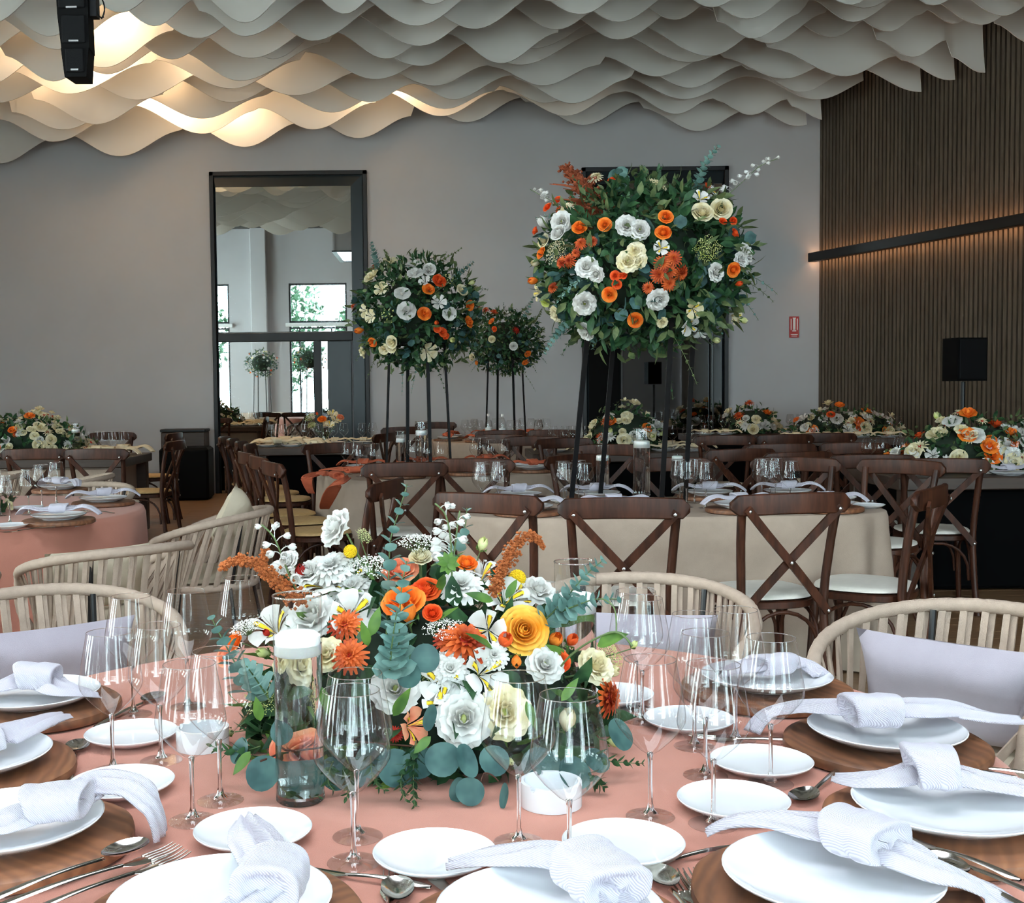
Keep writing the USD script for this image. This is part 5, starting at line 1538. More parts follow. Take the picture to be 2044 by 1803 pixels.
# ================================================================ tall flower stands
def flower_stand(label, base, ctr, ax, hd, rot, nleaf, seed, fl=(), spikes=(), rnd=0, kinds=None, hi=False, sprays=()):
    t = thing('flower_stand', label, 'flower arrangement', (0, 0, 0))
    q = np.random.default_rng(seed)
    top = ctr[2] - ax[2] * 0.55
    for k in range(4):
        a = rot + k * PI / 2
        b = V3(base[0] + hd * math.cos(a), base[1] + hd * math.sin(a), base[2] + 0.004)
        e = V3(ctr[0] + hd * 0.84 * math.cos(a), ctr[1] + hd * 0.84 * math.sin(a), top)
        obj('stand_leg', MB().tube([b, e], 1.0, 4, flat=(0.0115, 0.006)), M['iron'], t)
    cs = [V3(ctr[0] + hd * 0.84 * math.cos(rot + k * PI / 2), ctr[1] + hd * 0.84 * math.sin(rot + k * PI / 2), top) for k in range(5)]
    mb = MB()
    for a, b in zip(cs, cs[1:]):
        mb.tube([a, b], 0.01, 6)
    obj('top_ring', mb, M['iron'], t)
    cs = [V3(base[0] + hd * math.cos(rot + k * PI / 2), base[1] + hd * math.sin(rot + k * PI / 2), base[2] + 0.008) for k in range(5)]
    mb = MB()
    for a, b in zip(cs, cs[1:]):
        mb.tube([a, b], 0.007, 6)
    obj('base_ring', mb, M['iron'], t)
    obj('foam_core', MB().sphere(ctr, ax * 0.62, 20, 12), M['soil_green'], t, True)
    sc = ax[0] / 0.54
    leaf_cloud(t, 'dark_leaves', ctr, ax, nleaf, 0.075 * sc, 0.020 * sc, M['leaf_deep'], q, 0.55, 1.0)
    leaf_cloud(t, 'olive_leaves', ctr, ax, nleaf // 5, 0.08 * sc, 0.015 * sc, M['leaf_olive'], q, 0.85, 1.1, out=1.2)
    mb = MB()
    for k in range(nleaf // 9):
        d = q.normal(size=3); d /= np.linalg.norm(d); d[2] = -abs(d[2]) * 0.9 + 0.35 * (k % 2)
        leaf_mesh(mb, ctr + d * ax * (0.85 + 0.2 * q.random()), d + q.normal(size=3) * 0.6, d + q.normal(size=3) * 0.3, 0.07 * sc, 0.036 * sc, 0.1, 0.05, True, 5)
    tag(obj('round_leaves', mb, M['leaf_euca'], t, True), kind='stuff')
    if nleaf > 500:
        for k in range(26):
            d = V3(q.normal(), q.normal(), q.normal() * 0.8 + 0.1); d /= np.linalg.norm(d)
            p0 = ctr + d * ax * 0.85; e = d * ax * (0.30 + 0.2 * q.random()) + q.normal(size=3) * 0.06 - V3(0, 0, 0.08 if d[2] < 0 else -0.02)
            st, lv = sprig([p0, p0 + e * 0.5 + V3(0, 0, 0.02), p0 + e], 9, 0.036 * sc, 0.011 * sc, q, False, True, 0.0016, 2, 0.8, 0.8)
            o = obj('sprig', st, M['branch'], t, True)
            obj('leaves', lv, M['leaf_blue' if k % 3 == 0 else 'leaf_deep' if k % 3 == 1 else 'leaf_olive'], o, True)
    for kind, px, py, rp in fl:
        p, n = on_dome(px, py, ctr, ax, 1.04)
        put_flower(t, kind, p, n * 0.9 + V3(0, -0.35, 0.12) + q.normal(size=3) * 0.3, 1.2 * rp * (p - EYE) @ FWD / FPX, q, hi)
    for k in range(rnd):
        d = q.normal(size=3); d[2] = d[2] * 0.8 + 0.2; d /= np.linalg.norm(d)
        put_flower(t, kinds[int(q.integers(len(kinds)))], ctr + d * ax, d, sc * (0.032 + 0.016 * q.random()), q, False)
    for pts, r, n, kd in spikes:
        P = [deep(*p) for p in pts]
        if kd == 'pampas':
            o = spike(t, 'pampas_plume', P, r, M['pampas'], q, 240, 0.008, 'rust red pampas plume')
            mb = MB()
            pp = path_through(P, 30)
            for j in range(240):
                i = q.integers(0, 28)
                w_ = np.interp(i / 29, np.linspace(0, 1, len(r)), r)
                d = V3(q.normal() * 0.8 - 0.35, q.normal() * 0.6, 0.9 + 0.5 * q.random())
                mb.tube(arc(pp[i], pp[i] + d * w_ * 0.45, pp[i] + d * w_ * 0.7 + V3(-0.012, 0, -w_ * 0.25), 3), [0.006, 0.005, 0.0015], 3, caps=False)
            obj('plume_threads', mb, M['pampas'], o)
        elif kd == 'euca':
            st, lv = sprig(P, n, r[0], r[0] * 0.45, q, True, True, 0.003, 2, 0.8, 0.6)
            o = tag(obj('eucalyptus_stem', st, M['branch'], t, True), 'blue green eucalyptus stem')
            obj('leaves', lv, M['leaf_blue'], o, True)
        else:
            st, lv = sprig(P, n, r[0], r[0] * 0.3, q, False, True, 0.003, 3, 0.7, 0.9)
            o = tag(obj('green_spike', st, M['branch'], t, True), 'green leafy spike')
            obj('leaves', lv, M['leaf_olive'], o, True)
    for pts, n, r in sprays:
        bell_spray(t, [deep(*p) for p in pts], n, r, q, 'white delphinium spray')
    return t


MIX = ['white lisianthus', 'white lisianthus', 'cream lisianthus', 'cream rose', 'orange rose', 'rust mum', 'white mum', 'lime bud', 'coral rose', 'cream bud']
T3 = V3(1.13, 6.02, 0)
C2 = deep(1283, 530, 5.59)
BIG = [('orange rose', 1158, 458, 13), ('orange rose', 1207, 450, 11), ('orange rose', 1328, 436, 12), ('orange rose', 1323, 468, 13), ('orange rose', 1217, 588, 12), ('orange rose', 1268, 638, 12), ('orange bud', 1071, 560, 11), ('orange rose', 1461, 538, 12), ('orange rose', 1084, 507, 10), ('coral rose', 1463, 468, 9),
       ('white lisianthus', 1250, 452, 17), ('white lisianthus', 1276, 460, 16), ('cream lisianthus', 1270, 503, 15), ('cream lisianthus', 1254, 523, 18), ('cream lisianthus', 1273, 519, 15), ('white lisianthus', 1172, 536, 18), ('white lisianthus', 1192, 546, 14), ('white lisianthus', 1167, 605, 18), ('white lisianthus', 1311, 596, 18), ('white lisianthus', 1172, 660, 15), ('white bud', 1092, 452, 15), ('white lisianthus', 1122, 444, 17), ('white rose', 1118, 468, 14), ('cream rose', 1400, 429, 18), ('cream rose', 1438, 420, 18), ('white lisianthus', 1426, 544, 15), ('white lisianthus', 1483, 508, 17), ('white lisianthus', 1476, 520, 13),
       ('cream lisianthus', 1112, 626, 13), ('lime rose', 1091, 601, 9), ('cream lisianthus', 1321, 643, 9), ('cream alstro', 1385, 618, 13), ('white alstro', 1374, 650, 15), ('cream alstro', 1466, 631, 13), ('lime bud', 1478, 638, 9), ('cream mum', 1188, 357, 14), ('cream lace', 1313, 368, 16), ('cream mum', 1132, 417, 13), ('cream rose', 1088, 482, 11), ('cream bud', 1074, 526, 10), ('cream alstro', 1075, 584, 12), ('lime bud', 1424, 679, 9), ('white alstro', 1395, 665, 12), ('white alstro', 1398, 395, 12), ('white alstro', 1418, 378, 11), ('lime lace', 1411, 497, 22), ('cream lace', 1112, 502, 22), ('white alstro', 1320, 495, 11),
       ('rust mum', 1160, 487, 11), ('rust mum', 1182, 482, 9), ('rust mum', 1122, 524, 11), ('rust mum', 1138, 521, 12), ('rust mum', 1344, 516, 14), ('rust mum', 1322, 527, 14), ('rust mum', 1316, 548, 15), ('rust mum', 1358, 544, 15), ('rust mum', 1335, 566, 13), ('rust mum', 1294, 575, 10), ('rust mum', 1104, 575, 10), ('rust mum', 1337, 542, 12), ('rust mum', 1150, 505, 8),
       ('coral rose', 1228, 551, 8), ('coral rose', 1232, 567, 8), ('coral rose', 1247, 551, 6), ('coral rose', 1115, 402, 8), ('coral rose', 1095, 416, 8), ('coral rose', 1072, 462, 8), ('coral rose', 1118, 421, 7), ('coral rose', 1409, 373, 7), ('coral rose', 1442, 444, 7), ('coral rose', 1462, 442, 7), ('coral rose', 1222, 362, 7), ('coral rose', 1240, 551, 5), ('coral bud', 1470, 568, 8)]
SP = [([(1205, 470, 5.55), (1182, 410, 5.55), (1155, 360, 5.57), (1122, 334, 5.6)], [0.08, 0.085, 0.07, 0.02], 0, 'pampas'),
      ([(1375, 430, 5.77), (1392, 375, 5.77), (1402, 340, 5.77), (1434, 292, 5.77)], [0.05], 22, 'euca'),
      ([(1285, 440, 5.67), (1292, 390, 5.67), (1298, 350, 5.67)], [0.034], 20, 'g'), ([(1320, 440, 5.67), (1340, 385, 5.67), (1352, 350, 5.67)], [0.034], 20, 'g'), ([(1340, 450, 5.57), (1368, 400, 5.57), (1382, 368, 5.57)], [0.034], 20, 'g'), ([(1305, 430, 5.77), (1312, 380, 5.77), (1322, 356, 5.77)], [0.03], 18, 'g'), ([(1350, 480, 5.57), (1380, 430, 5.57), (1396, 400, 5.57)], [0.034], 18, 'g'),
      ([(1140, 640, 5.5), (1110, 670, 5.5), (1088, 705, 5.5)], [0.04], 16, 'euca'), ([(1160, 560, 5.5), (1120, 565, 5.5), (1098, 570, 5.5)], [0.03], 12, 'g'), ([(1230, 340, 5.87), (1240, 365, 5.77), (1252, 400, 5.67)], [0.06], 10, 'euca')]
flower_stand('tallest flower ball on an iron stand, on the beige table right of centre', (C2[0], T3[1], TZ + 0.001), C2, V3(0.47, 0.44, 0.385), 0.325, 0.33, 2300, 21, BIG, SP, hi=True,
             sprays=[([(1440, 400, 5.77), (1480, 365, 5.77), (1520, 330, 5.77), (1556, 316, 5.77)], 16, 0.016), ([(1120, 410, 5.77), (1090, 395, 5.77), (1058, 378, 5.77)], 10, 0.016), ([(1400, 440, 5.67), (1425, 405, 5.67), (1440, 385, 5.67)], 8, 0.018)])
T4 = V3(0.04, 8.62, 0)
C1 = deep(832, 626, 8.62)
B1 = [('white lisianthus', 803, 588, 13), ('white lisianthus', 811, 622, 15), ('white lisianthus', 829, 548, 13), ('white rose', 857, 540, 11), ('white lisianthus', 897, 627, 11), ('cream rose', 920, 581, 10), ('cream rose', 741, 557, 11), ('cream rose', 748, 551, 10), ('cream alstro', 729, 621, 10), ('cream alstro', 741, 632, 10), ('lime lace', 774, 629, 14), ('cream rose', 785, 682, 11), ('cream rose', 768, 697, 9), ('cream rose', 783, 694, 9), ('cream alstro', 854, 702, 14), ('lime bud', 901, 678, 9), ('cream rose', 728, 702, 10), ('lime bud', 937, 566, 7), ('lime bud', 947, 580, 7), ('lime lace', 893, 557, 12), ('white alstro', 876, 604, 11), ('cream alstro', 762, 578, 11), ('white alstro', 848, 562, 9), ('cream alstro', 780, 522, 11), ('white alstro', 826, 530, 11),
      ('orange rose', 854, 580, 10), ('coral rose', 875, 564, 12), ('orange rose', 846, 628, 11), ('orange rose', 935, 610, 9), ('orange rose', 932, 644, 10), ('orange bud', 723, 659, 10), ('orange rose', 745, 682, 8), ('coral bud', 869, 645, 7), ('coral rose', 882, 665, 8), ('coral rose', 889, 670, 6), ('rust mum', 749, 534, 10), ('coral rose', 872, 657, 6), ('rust mum', 705, 612, 6)]
flower_stand('middle sized flower ball on an iron stand, right of the mirror doors', (C1[0], T4[1], TZ + 0.001), C1, V3(0.43, 0.42, 0.40), 0.25, 0.36, 1700, 22, B1,
             [([(755, 540, 8.6), (748, 510, 8.6), (742, 485, 8.6)], [0.05], 14, 'euca'), ([(900, 560, 8.6), (925, 540, 8.6), (945, 523, 8.6)], [0.045], 12, 'euca'), ([(860, 530, 8.6), (890, 515, 8.6), (922, 495, 8.6)], [0.035], 9, 'g'), ([(780, 540, 8.5), (774, 515, 8.5), (768, 500, 8.5)], [0.04], 14, 'g')])
T7 = V3(0.75, 13.7, 0)
C3 = deep(1008, 682, 13.7)
B3 = [('orange rose', 983, 643, 6), ('coral rose', 988, 657, 5), ('orange rose', 1052, 705, 6), ('orange rose', 1048, 721, 6), ('orange bud', 951, 721, 5), ('cream rose', 982, 677, 6), ('white rose', 1025, 691, 7), ('cream rose', 944, 713, 6), ('rust mum', 970, 620, 8), ('rust mum', 986, 624, 8), ('white alstro', 1010, 628, 6), ('rust mum', 957, 616, 7), ('red mum', 1030, 660, 7)]
flower_stand('smallest, darkest flower ball on an iron stand near the far wall', (T7[0], T7[1], TZ + 0.001), C3, V3(0.43, 0.42, 0.36), 0.25, 0.36, 1300, 23, B3,
             [([(1040, 640, 13.4), (1058, 610, 13.4), (1068, 583, 13.4)], [0.05], 12, 'euca'), ([(1050, 650, 13.4), (1068, 640, 13.4), (1082, 618, 13.4)], [0.05], 10, 'g')])

# ---------------------------------------------------------------- low table arrangements
def low_flowers(label, c, ax, n, seed, kinds, r, base=True):
    t = thing('low_arrangement', label, 'flower arrangement', (c[0], c[1], c[2]))
    q = np.random.default_rng(seed)
    o = V3(0, 0, 0)
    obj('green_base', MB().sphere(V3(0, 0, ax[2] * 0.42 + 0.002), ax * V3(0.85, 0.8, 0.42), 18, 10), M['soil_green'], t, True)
    leaf_cloud(t, 'leaves', o, ax, int(n * 9), 0.065, 0.019, M['leaf_deep'], q, 0.7, 1.05, 0.003)
    leaf_cloud(t, 'pale_leaves', o, ax, int(n * 3), 0.055, 0.015, M['leaf_olive'], q, 0.9, 1.15, 0.003)
    for k in range(n):
        while True:
            d = q.normal(size=3); d[1] -= 0.35; d /= np.linalg.norm(d)
            if d[2] > 0.08:
                break
        kd = kinds[int(q.integers(len(kinds)))]
        p = d * ax * (0.98 + 0.12 * q.random()) * V3(1, 1, 1 + 0.15 * math.sin(d[0] * 7 + seed))
        put_flower(t, kd, p, d + V3(0, -0.2, 0.2), r * (0.7 + 0.6 * q.random()) * (0.7 if 'bud' in kd else 1.0), q, False)
    return t


CRM = ['cream lisianthus', 'cream lisianthus', 'cream rose', 'white lisianthus', 'cream mum', 'cream lisianthus', 'cream rose', 'white rose', 'orange rose', 'cream rose', 'white mum', 'rust mum', 'lime bud']
WHT = ['white lisianthus', 'white lisianthus', 'cream lisianthus', 'cream rose', 'orange rose', 'cream rose', 'white alstro', 'lime bud', 'white lisianthus', 'white mum', 'cream mum', 'coral rose']
SZ = TZ + 0.004
low_flowers('cream and orange low arrangement on the far table at the left edge', (-3.92, 11.2, SZ), V3(0.62, 0.24, 0.36), 135, 31, CRM, 0.041)
low_flowers('pale mixed low arrangement behind the legs of the tall flower stand', (1.72, 11.15, SZ), V3(0.34, 0.24, 0.40), 44, 32, CRM, 0.05)
low_flowers('small low arrangement by the far wall left of the fire sign', (3.78, 14.5, SZ), V3(0.32, 0.22, 0.33), 34, 33, CRM, 0.055)
low_flowers('long low arrangement before the slatted wall, under the fire sign', (4.52, 13.4, SZ), V3(0.62, 0.22, 0.30), 56, 34, WHT, 0.052)
low_flowers('white and orange long low arrangement on the dark table at the right edge', (3.72, 8.15, SZ), V3(0.62, 0.24, 0.34), 92, 35, WHT, 0.048)
low_flowers('small bunch of green leaves on the left terracotta table at the edge', (-2.4, 6.0, SZ), V3(0.2, 0.2, 0.16), 8, 36, WHT, 0.03)

# ================================================================ the other tables, dressed
def ring(C, n, a0, r, where, cloth, napmat, napwords, skip=(), glasses=2, rg=0.42, gscale=1.0, z=TZ, bread=True, boards=True):
    """n place settings round a table: board, plate, napkin, bread plate and glasses each"""
    for k in range(n):
        if k in skip:
            continue
        a = a0 + k * 2 * PI / n
        ca, sa = math.cos(a), math.sin(a)
        p = V3(C[0] + r * ca, C[1] + r * sa, z + 0.0005)
        h = z + 0.0235 if boards else z + 0.0005
        if boards:
            charger(p, a, f'dark round wooden board under a plate {where}', f'boards {where}')
        plate((p[0], p[1], h), a, f'white dinner plate with a napkin {where}', f'plates {where}')
        set_napkin[napmat]((p[0], p[1], h + 0.026), a + PI / 2 + 0.5 * (R.random() - 0.5), f'{napwords} napkin on a plate {where}', f'{napwords} napkins {where}')
        if bread:
            b = a + 0.26
            bread_plate((C[0] + (r - 0.14) * math.cos(b), C[1] + (r - 0.14) * math.sin(b), z + 0.0005), a, f'small bread plate {where}', f'bread plates {where}')
        for g in range(glasses):
            b = a - 0.05 - 0.2 * g
            rr = rg + 0.05 * g
            wine_glass((C[0] + rr * math.cos(b), C[1] + rr * math.sin(b), z + 0.0005), a, f'clear wine glass among others {where}', f'wine glasses {where}', s=gscale if gscale != 1.0 else None)


def row(x0, x1, y, n, face, where, napmat, napwords, glasses=1, z=TZ, dy=0.0, side='', gy=0.2):
    ORD = ('first', 'second', 'third', 'fourth', 'fifth')
    for k in range(n):
        x = x0 + (x1 - x0) * (k + 0.5) / n
        h = z + 0.0005
        spot = f'{ORD[k]} from left, {"near" if face > 0 else "far"} side, {side}{where}'
        plate((x, y, h), 0, f'white plate, {spot}')
        set_napkin[napmat]((x, y, h + 0.026), 0.6 * (R.random() - 0.5) + (0 if face > 0 else PI), f'{napwords} napkin, {spot}')
        for g in range(glasses):
            wine_glass((x + 0.12 - 0.11 * g, y + face * (gy + 0.03 * g), h), 0, f'{("right", "left")[g]} wine glass, {spot}')


# left terracotta table
T2 = V3(-2.5, 6.12, 0)
round_table(0.93, TZ - 0.003, T2, 'round table under the terracotta cloth at the left edge')
round_cloth(0.935, TZ, 'terracotta', 'terracotta pink cloth over the round table at the left edge', T2, folds=13, depth=0.04, seed=5)
W2 = 'on the left terracotta table'
for (px, py), ang, lp in (((117, 1026), 0.15, 'nearest'), ((206, 992), 0.5, 'right'), ((120, 968), 2.6, 'far')):
    p = at(px, py, TZ + 0.046)
    charger((p[0], p[1], TZ + 0.0005), R.random() * 6, f'wooden board under the {lp} plate {W2}')
    plate((p[0], p[1], PZ + 0.0005), 0, f'white dinner plate, {lp} one {W2}')
    set_napkin['napkin']((p[0], p[1], PZ + 0.0265), ang + PI, f'lavender napkin with long ends on the {lp} plate {W2}')
for (px, py), l in (((20, 1047), 'front'), ((54, 1012), 'back')):
    p = at(px, py, TZ + 0.018)
    bread_plate((p[0], p[1], TZ + 0.0005), 0, f'{l} bread plate {W2}')
for k, (px, py) in enumerate(((20, 1045), (58, 1028), (84, 1014), (113, 1006), (1, 1030), (-30, 1020))):
    p = at(px, py, TZ)
    wine_glass((p[0], p[1], TZ + 0.0005), 0, f'{("third", "fourth", "fifth", "sixth", "second", "first")[k]} wine glass from the left {W2}')
lay(fork, (180, 1022), (228, 1026), 0.002, f'fork beside the right plate {W2}')
lay(knife, (170, 1048), (215, 1036), 0.002, f'knife behind the nearest plate {W2}')
lay(fork, (30, 1062), (90, 1056), 0.002, f'fork at the front edge {W2}')
CA = 'rope armchairs round the left terracotta table'
rope_chair((-1.36, 4.78, 0), 0.75, 'rope armchair with its back to us before the left terracotta table')
pillow((-1.42, 4.84, 0.60), 0.75, 'cream pillow in the nearer rope armchair of the left table', 'cushion_cream', rx=0.3, seed=5)
rope_chair((-1.2, 5.98, 0), 1.45, 'rope armchair at the right side of the left terracotta table')
pillow((-1.04, 5.98, 0.66), 1.45 + PI, 'cream pillow propped up in the farther rope armchair of the left table', 'cushion_cream', rx=0.25, ry=0.5, seed=6)
rope_chair((-2.02, 4.42, 0), 0.1, 'rope armchair cut by the left edge before the left table')
rope_chair((-2.27, 7.42, 0), 2.9, 'rope armchair on the far side of the left terracotta table')
pillow((-2.22, 7.46, 0.56), 2.9 + PI, 'cream pillow in the armchair across the left terracotta table', 'cushion_cream', rx=0.2, seed=7)
rope_chair((-3.42, 8.75, 0), 1.9, 'rope armchair in the back at left, left one of two')
rope_chair((-2.68, 8.45, 0), 1.7, 'rope armchair in the back at left, right one of two')
rope_chair((-4.2, 8.7, 0), 0.2, 'rope armchair in the back cut by the left edge')
pillow((-4.12, 8.72, 0.60), 0.3, 'grey green pillow in the back armchair at the left edge', 'cushion', rx=0.2, seed=8)

# beige table right of the middle, under the tallest stand
W3 = 'beige table under the tallest flowers'
def oval(C, hw, hd, rz, front, where, napmat, napwords, glasses=2, ends=True):
    """a straight table dressed on both long sides"""
    Rz = rot_z(rz)
    spots = []
    for sgn in (-1, 1):
        for k in range(front):
            spots.append(((-0.72, -0.3, 0.3, 0.72)[k] if front == 4 else hw * 0.86 * ((k + 0.5) / front * 2 - 1), sgn * (hd - 0.17), sgn))
    ORD = ('first', 'second', 'third', 'fourth', 'fifth')
    for i, (x, y, sgn) in enumerate(spots):
        P = lambda dx, dy, dz=0.0005: V3(C[0], C[1], TZ + dz) + Rz @ V3(x + dx, y + dy, 0)
        f = rz + (0 if sgn < 0 else PI)
        spot = f'{ORD[i % front]} from left, {"near" if sgn < 0 else "far"} side, {where}'
        charger(P(0, 0), R.random() * 6, f'dark board under plate, {spot}')
        plate(P(0, 0, 0.0235), 0, f'white dinner plate, {spot}')
        set_napkin[napmat](P(0, 0, 0.0495), f + 0.6 * (R.random() - 0.5), f'{napwords} napkin, {spot}')
        bread_plate(P(0.24, -sgn * 0.13), 0, f'small bread plate, {spot}')
        for g in range(glasses):
            wine_glass(P(-0.12 - 0.085 * g, -sgn * (0.2 + 0.05 * g)), 0, f'{("right", "left")[g]} wine glass, {spot}')


def straight_table(C, hw, hd, rz, label):
    t = thing('dining_table', label, 'table', C, rz)
    obj('tabletop', MB().box((0, 0, TZ - 0.022), (2 * hw * 0.8, 2 * hd * 0.78, 0.036), ch=0.008), M['table_wood'], t)
    for sx in (-1, 1):
        obj('pedestal', MB().box((sx * hw * 0.5, 0, (TZ - 0.04) / 2), (0.1, 0.4, TZ - 0.04), ch=0.01), M['black_metal'], t)


straight_table(T3, 1.03, 0.5, 0, 'long table under the beige cloth right of centre')
round_cloth(1.03, TZ, 'linen', 'beige linen cloth over the table under the tallest flower stand', T3, folds=14, depth=0.05, seed=8, ry=0.5, p=0.42)
oval(T3, 1.03, 0.5, 0, 4, W3, 'napkin', 'pale lavender')
for px, py, s, l in ((1203, 995, 1.0, 'shorter candle cylinder left on the beige table under the tallest stand'), (1281, 990, 1.3, 'taller candle cylinder on the beige table under the tallest stand'), (1352, 985, 0.9, 'right candle cylinder on the beige table under the tallest stand')):
    p = at(px, py, TZ)
    candle_vase((p[0], p[1], TZ + 0.0005), 0, l, s=s)
# beige table with terracotta napkins
W4 = 'table with terracotta napkins'
R4 = math.radians(24)
straight_table(T4, 0.88, 0.55, R4, 'table under the beige cloth left of centre')
round_cloth(0.88, TZ, 'linen', 'beige linen cloth over the table with terracotta napkins', T4, folds=9, depth=0.04, seed=12, ry=0.55, p=0.42, rz=R4)
oval(T4, 0.88, 0.55, R4, 3, W4, 'terracotta_napkin', 'terracotta')
for px, py, s, l in ((800, 938, 1.0, 'left candle cylinder on the table with terracotta napkins'), (842, 938, 1.25, 'taller right candle cylinder on the table with terracotta napkins')):
    p = at(px, py, TZ)
    candle_vase((p[0], p[1], TZ + 0.0005), 0, l, s=s)
# far table by the wall
W7 = 'on the far table under the smallest flower stand'
round_table(0.9, TZ - 0.003, T7, 'round table by the far wall under the dark flower stand')
round_cloth(0.905, TZ, 'linen', 'beige linen cloth over the far table under the smallest flower stand', T7, folds=9, depth=0.04, seed=13)
ring(T7, 8, 0.3, 0.70, W7, 'linen', 'terracotta_napkin', 'terracotta', rg=0.42, bread=False)


def make_bottle(loc, rz, label, group=None, **kw):
    t = thing('water_bottle', label, 'bottle', loc, rz, group)
    obj('bottle', MB().lathe([(0.001, 0.0), (0.036, 0.0), (0.038, 0.01), (0.038, 0.19), (0.03, 0.225), (0.014, 0.255), (0.0135, 0.285), (0.001, 0.286)], 20), M['vase_glass'], t, 40)
    obj('cap', MB().lathe([(0.001, 0.278), (0.0155, 0.278), (0.0155, 0.305), (0.001, 0.306)], 16), M['paper_white'], t, 40)
    obj('label', MB().lathe([(0.0386, 0.07), (0.0386, 0.15)], 20), M['bottle_glass'], t, True)
    return t
bottle = Shop(make_bottle)
for px, y, l in ((975, 13.35, 'left water bottle on the far table under the smallest stand'), (1003, 13.15, 'right water bottle on the far table under the smallest stand')):
    p = deep(px, 860, y)
    bottle((p[0], p[1], TZ + 0.0005), 0, l)

# dark tables
board_table(1.25, 1.0, TZ, (-1.32, 12.85, 0), 0, 'dark table with cream napkins before the mirror doors', 'black_cloth')
W5 = 'dark table by the mirror'
row(-1.95, -1.2, 12.58, 3, 1, W5, 'cream_cloth', 'cream', 2)
row(-1.95, -0.7, 13.12, 4, -1, W5, 'cream_cloth', 'cream', 2)
board_table(2.7, 1.0, TZ, (-4.2, 11.25, 0), 0, 'dark table with cream and orange flowers at the left edge in the back', 'linen')
W6 = 'far left table'
row(-3.62, -3.02, 10.95, 2, 1, W6, 'cream_cloth', 'cream', 2)
row(-3.5, -3.0, 11.5, 2, -1, W6, 'cream_cloth', 'cream', 2)
p = at(190, 905, TZ); candle_vase((p[0], 11.1, TZ + 0.0005), 0, 'candle cylinder among the glasses on the far left table', s=1.1)
board_table(1.75, 1.0, TZ, (1.7, 11.2, 0), 0, 'dark table with white napkins behind the tallest flower stand', 'black_cloth')
W8 = 'table behind the tallest stand'
row(0.9, 1.5, 11.0, 2, 1, W8, 'cream_cloth', 'pale', 2, side='left of flowers, ')
row(1.9, 2.5, 10.95, 2, 1, W8, 'cream_cloth', 'pale', 2, side='right of flowers, ')
row(0.95, 2.4, 11.5, 4, -1, W8, 'cream_cloth', 'pale', 1)
board_table(1.5, 0.8, TZ, (3.72, 14.5, 0), 0, 'dark table by the far wall left of the fire sign', 'black_cloth')
W9 = 'table by the far wall'
row(3.05, 3.55, 14.3, 2, 1, W9, 'cream_cloth', 'pale', 2, side='left of flowers, ')
row(4.05, 4.45, 14.3, 1, 1, W9, 'cream_cloth', 'pale', 2, side='right of flowers, ')
board_table(1.5, 0.9, TZ, (4.45, 13.4, 0), 0, 'dark table with a long arrangement before the slatted wall', 'black_cloth')
W10 = 'table before the slatted wall'
row(3.75, 5.1, 13.12, 4, 1, W10, 'cream_cloth', 'pale', 2, gy=-0.02)
board_table(2.2, 1.05, TZ, (4.02, 8.1, 0), 0, 'dark table with white napkins at the right edge', 'black_cloth')
W11 = 'right edge dark table'
row(2.98, 3.35, 7.85, 1, 1, W11, 'napkin', 'pale lavender', 2, gy=0.3, side='at the corner, ')
row(3.5, 4.7, 7.75, 3, 1, W11, 'napkin', 'pale lavender', 2, gy=0.16)
row(3.2, 4.6, 8.42, 3, -1, W11, 'napkin', 'pale lavender', 1)
for k in range(3):
    wine_glass((3.0 + 0.11 * k, 8.35 + 0.05 * (k % 2), TZ + 0.0005), 0, f'{("left", "middle", "right")[k]} one of three wine glasses before the flowers at the right edge')

# napkins draped over table ends
def drape(label, knot, t1, t2, mat, w=0.05):
    k = at(*knot)
    rel = lambda pts: [at(*p) - k for p in pts]
    napkin_thing(label, k, rel(t1), rel(t2), [w * 0.7, w, w * 0.9, w * 0.5], [w * 0.7, w, w * 0.8, w * 0.5], (0.05, 0.05, 0.03), seed=3, mat=mat, thick=(0.03, 0.024, 0.012))
drape('terracotta napkin draped over the left end of its table, tip hanging down', (672, 948, 0.83), [(655, 950, 0.81), (632, 948, 0.80), (612, 955, 0.785), (622, 985, 0.68)], [(690, 955, 0.80), (672, 968, 0.775), (658, 990, 0.70), (650, 1016, 0.58)], 'terracotta_napkin')
drape('terracotta napkin lying along the left end of its table', (706, 938, 0.83), [(690, 940, 0.81), (660, 938, 0.80), (640, 940, 0.79)], [(720, 936, 0.81), (735, 936, 0.80), (745, 940, 0.78)], 'terracotta_napkin')
for k, (x, y, a) in enumerate(((-1.72, 12.5, 0.3), (-1.5, 12.62, -0.2), (-1.66, 12.8, 0.1), (-3.05, 10.95, 0.2), (-3.2, 11.15, -0.3), (-3.02, 11.35, 0.1))):
    set_napkin['cream_cloth']((x, y, TZ + 0.034), a, f'big cream napkin of the {"mirror" if k < 3 else "far left"} table pile, {("front", "middle", "back")[k % 3]} one', s=1.5)

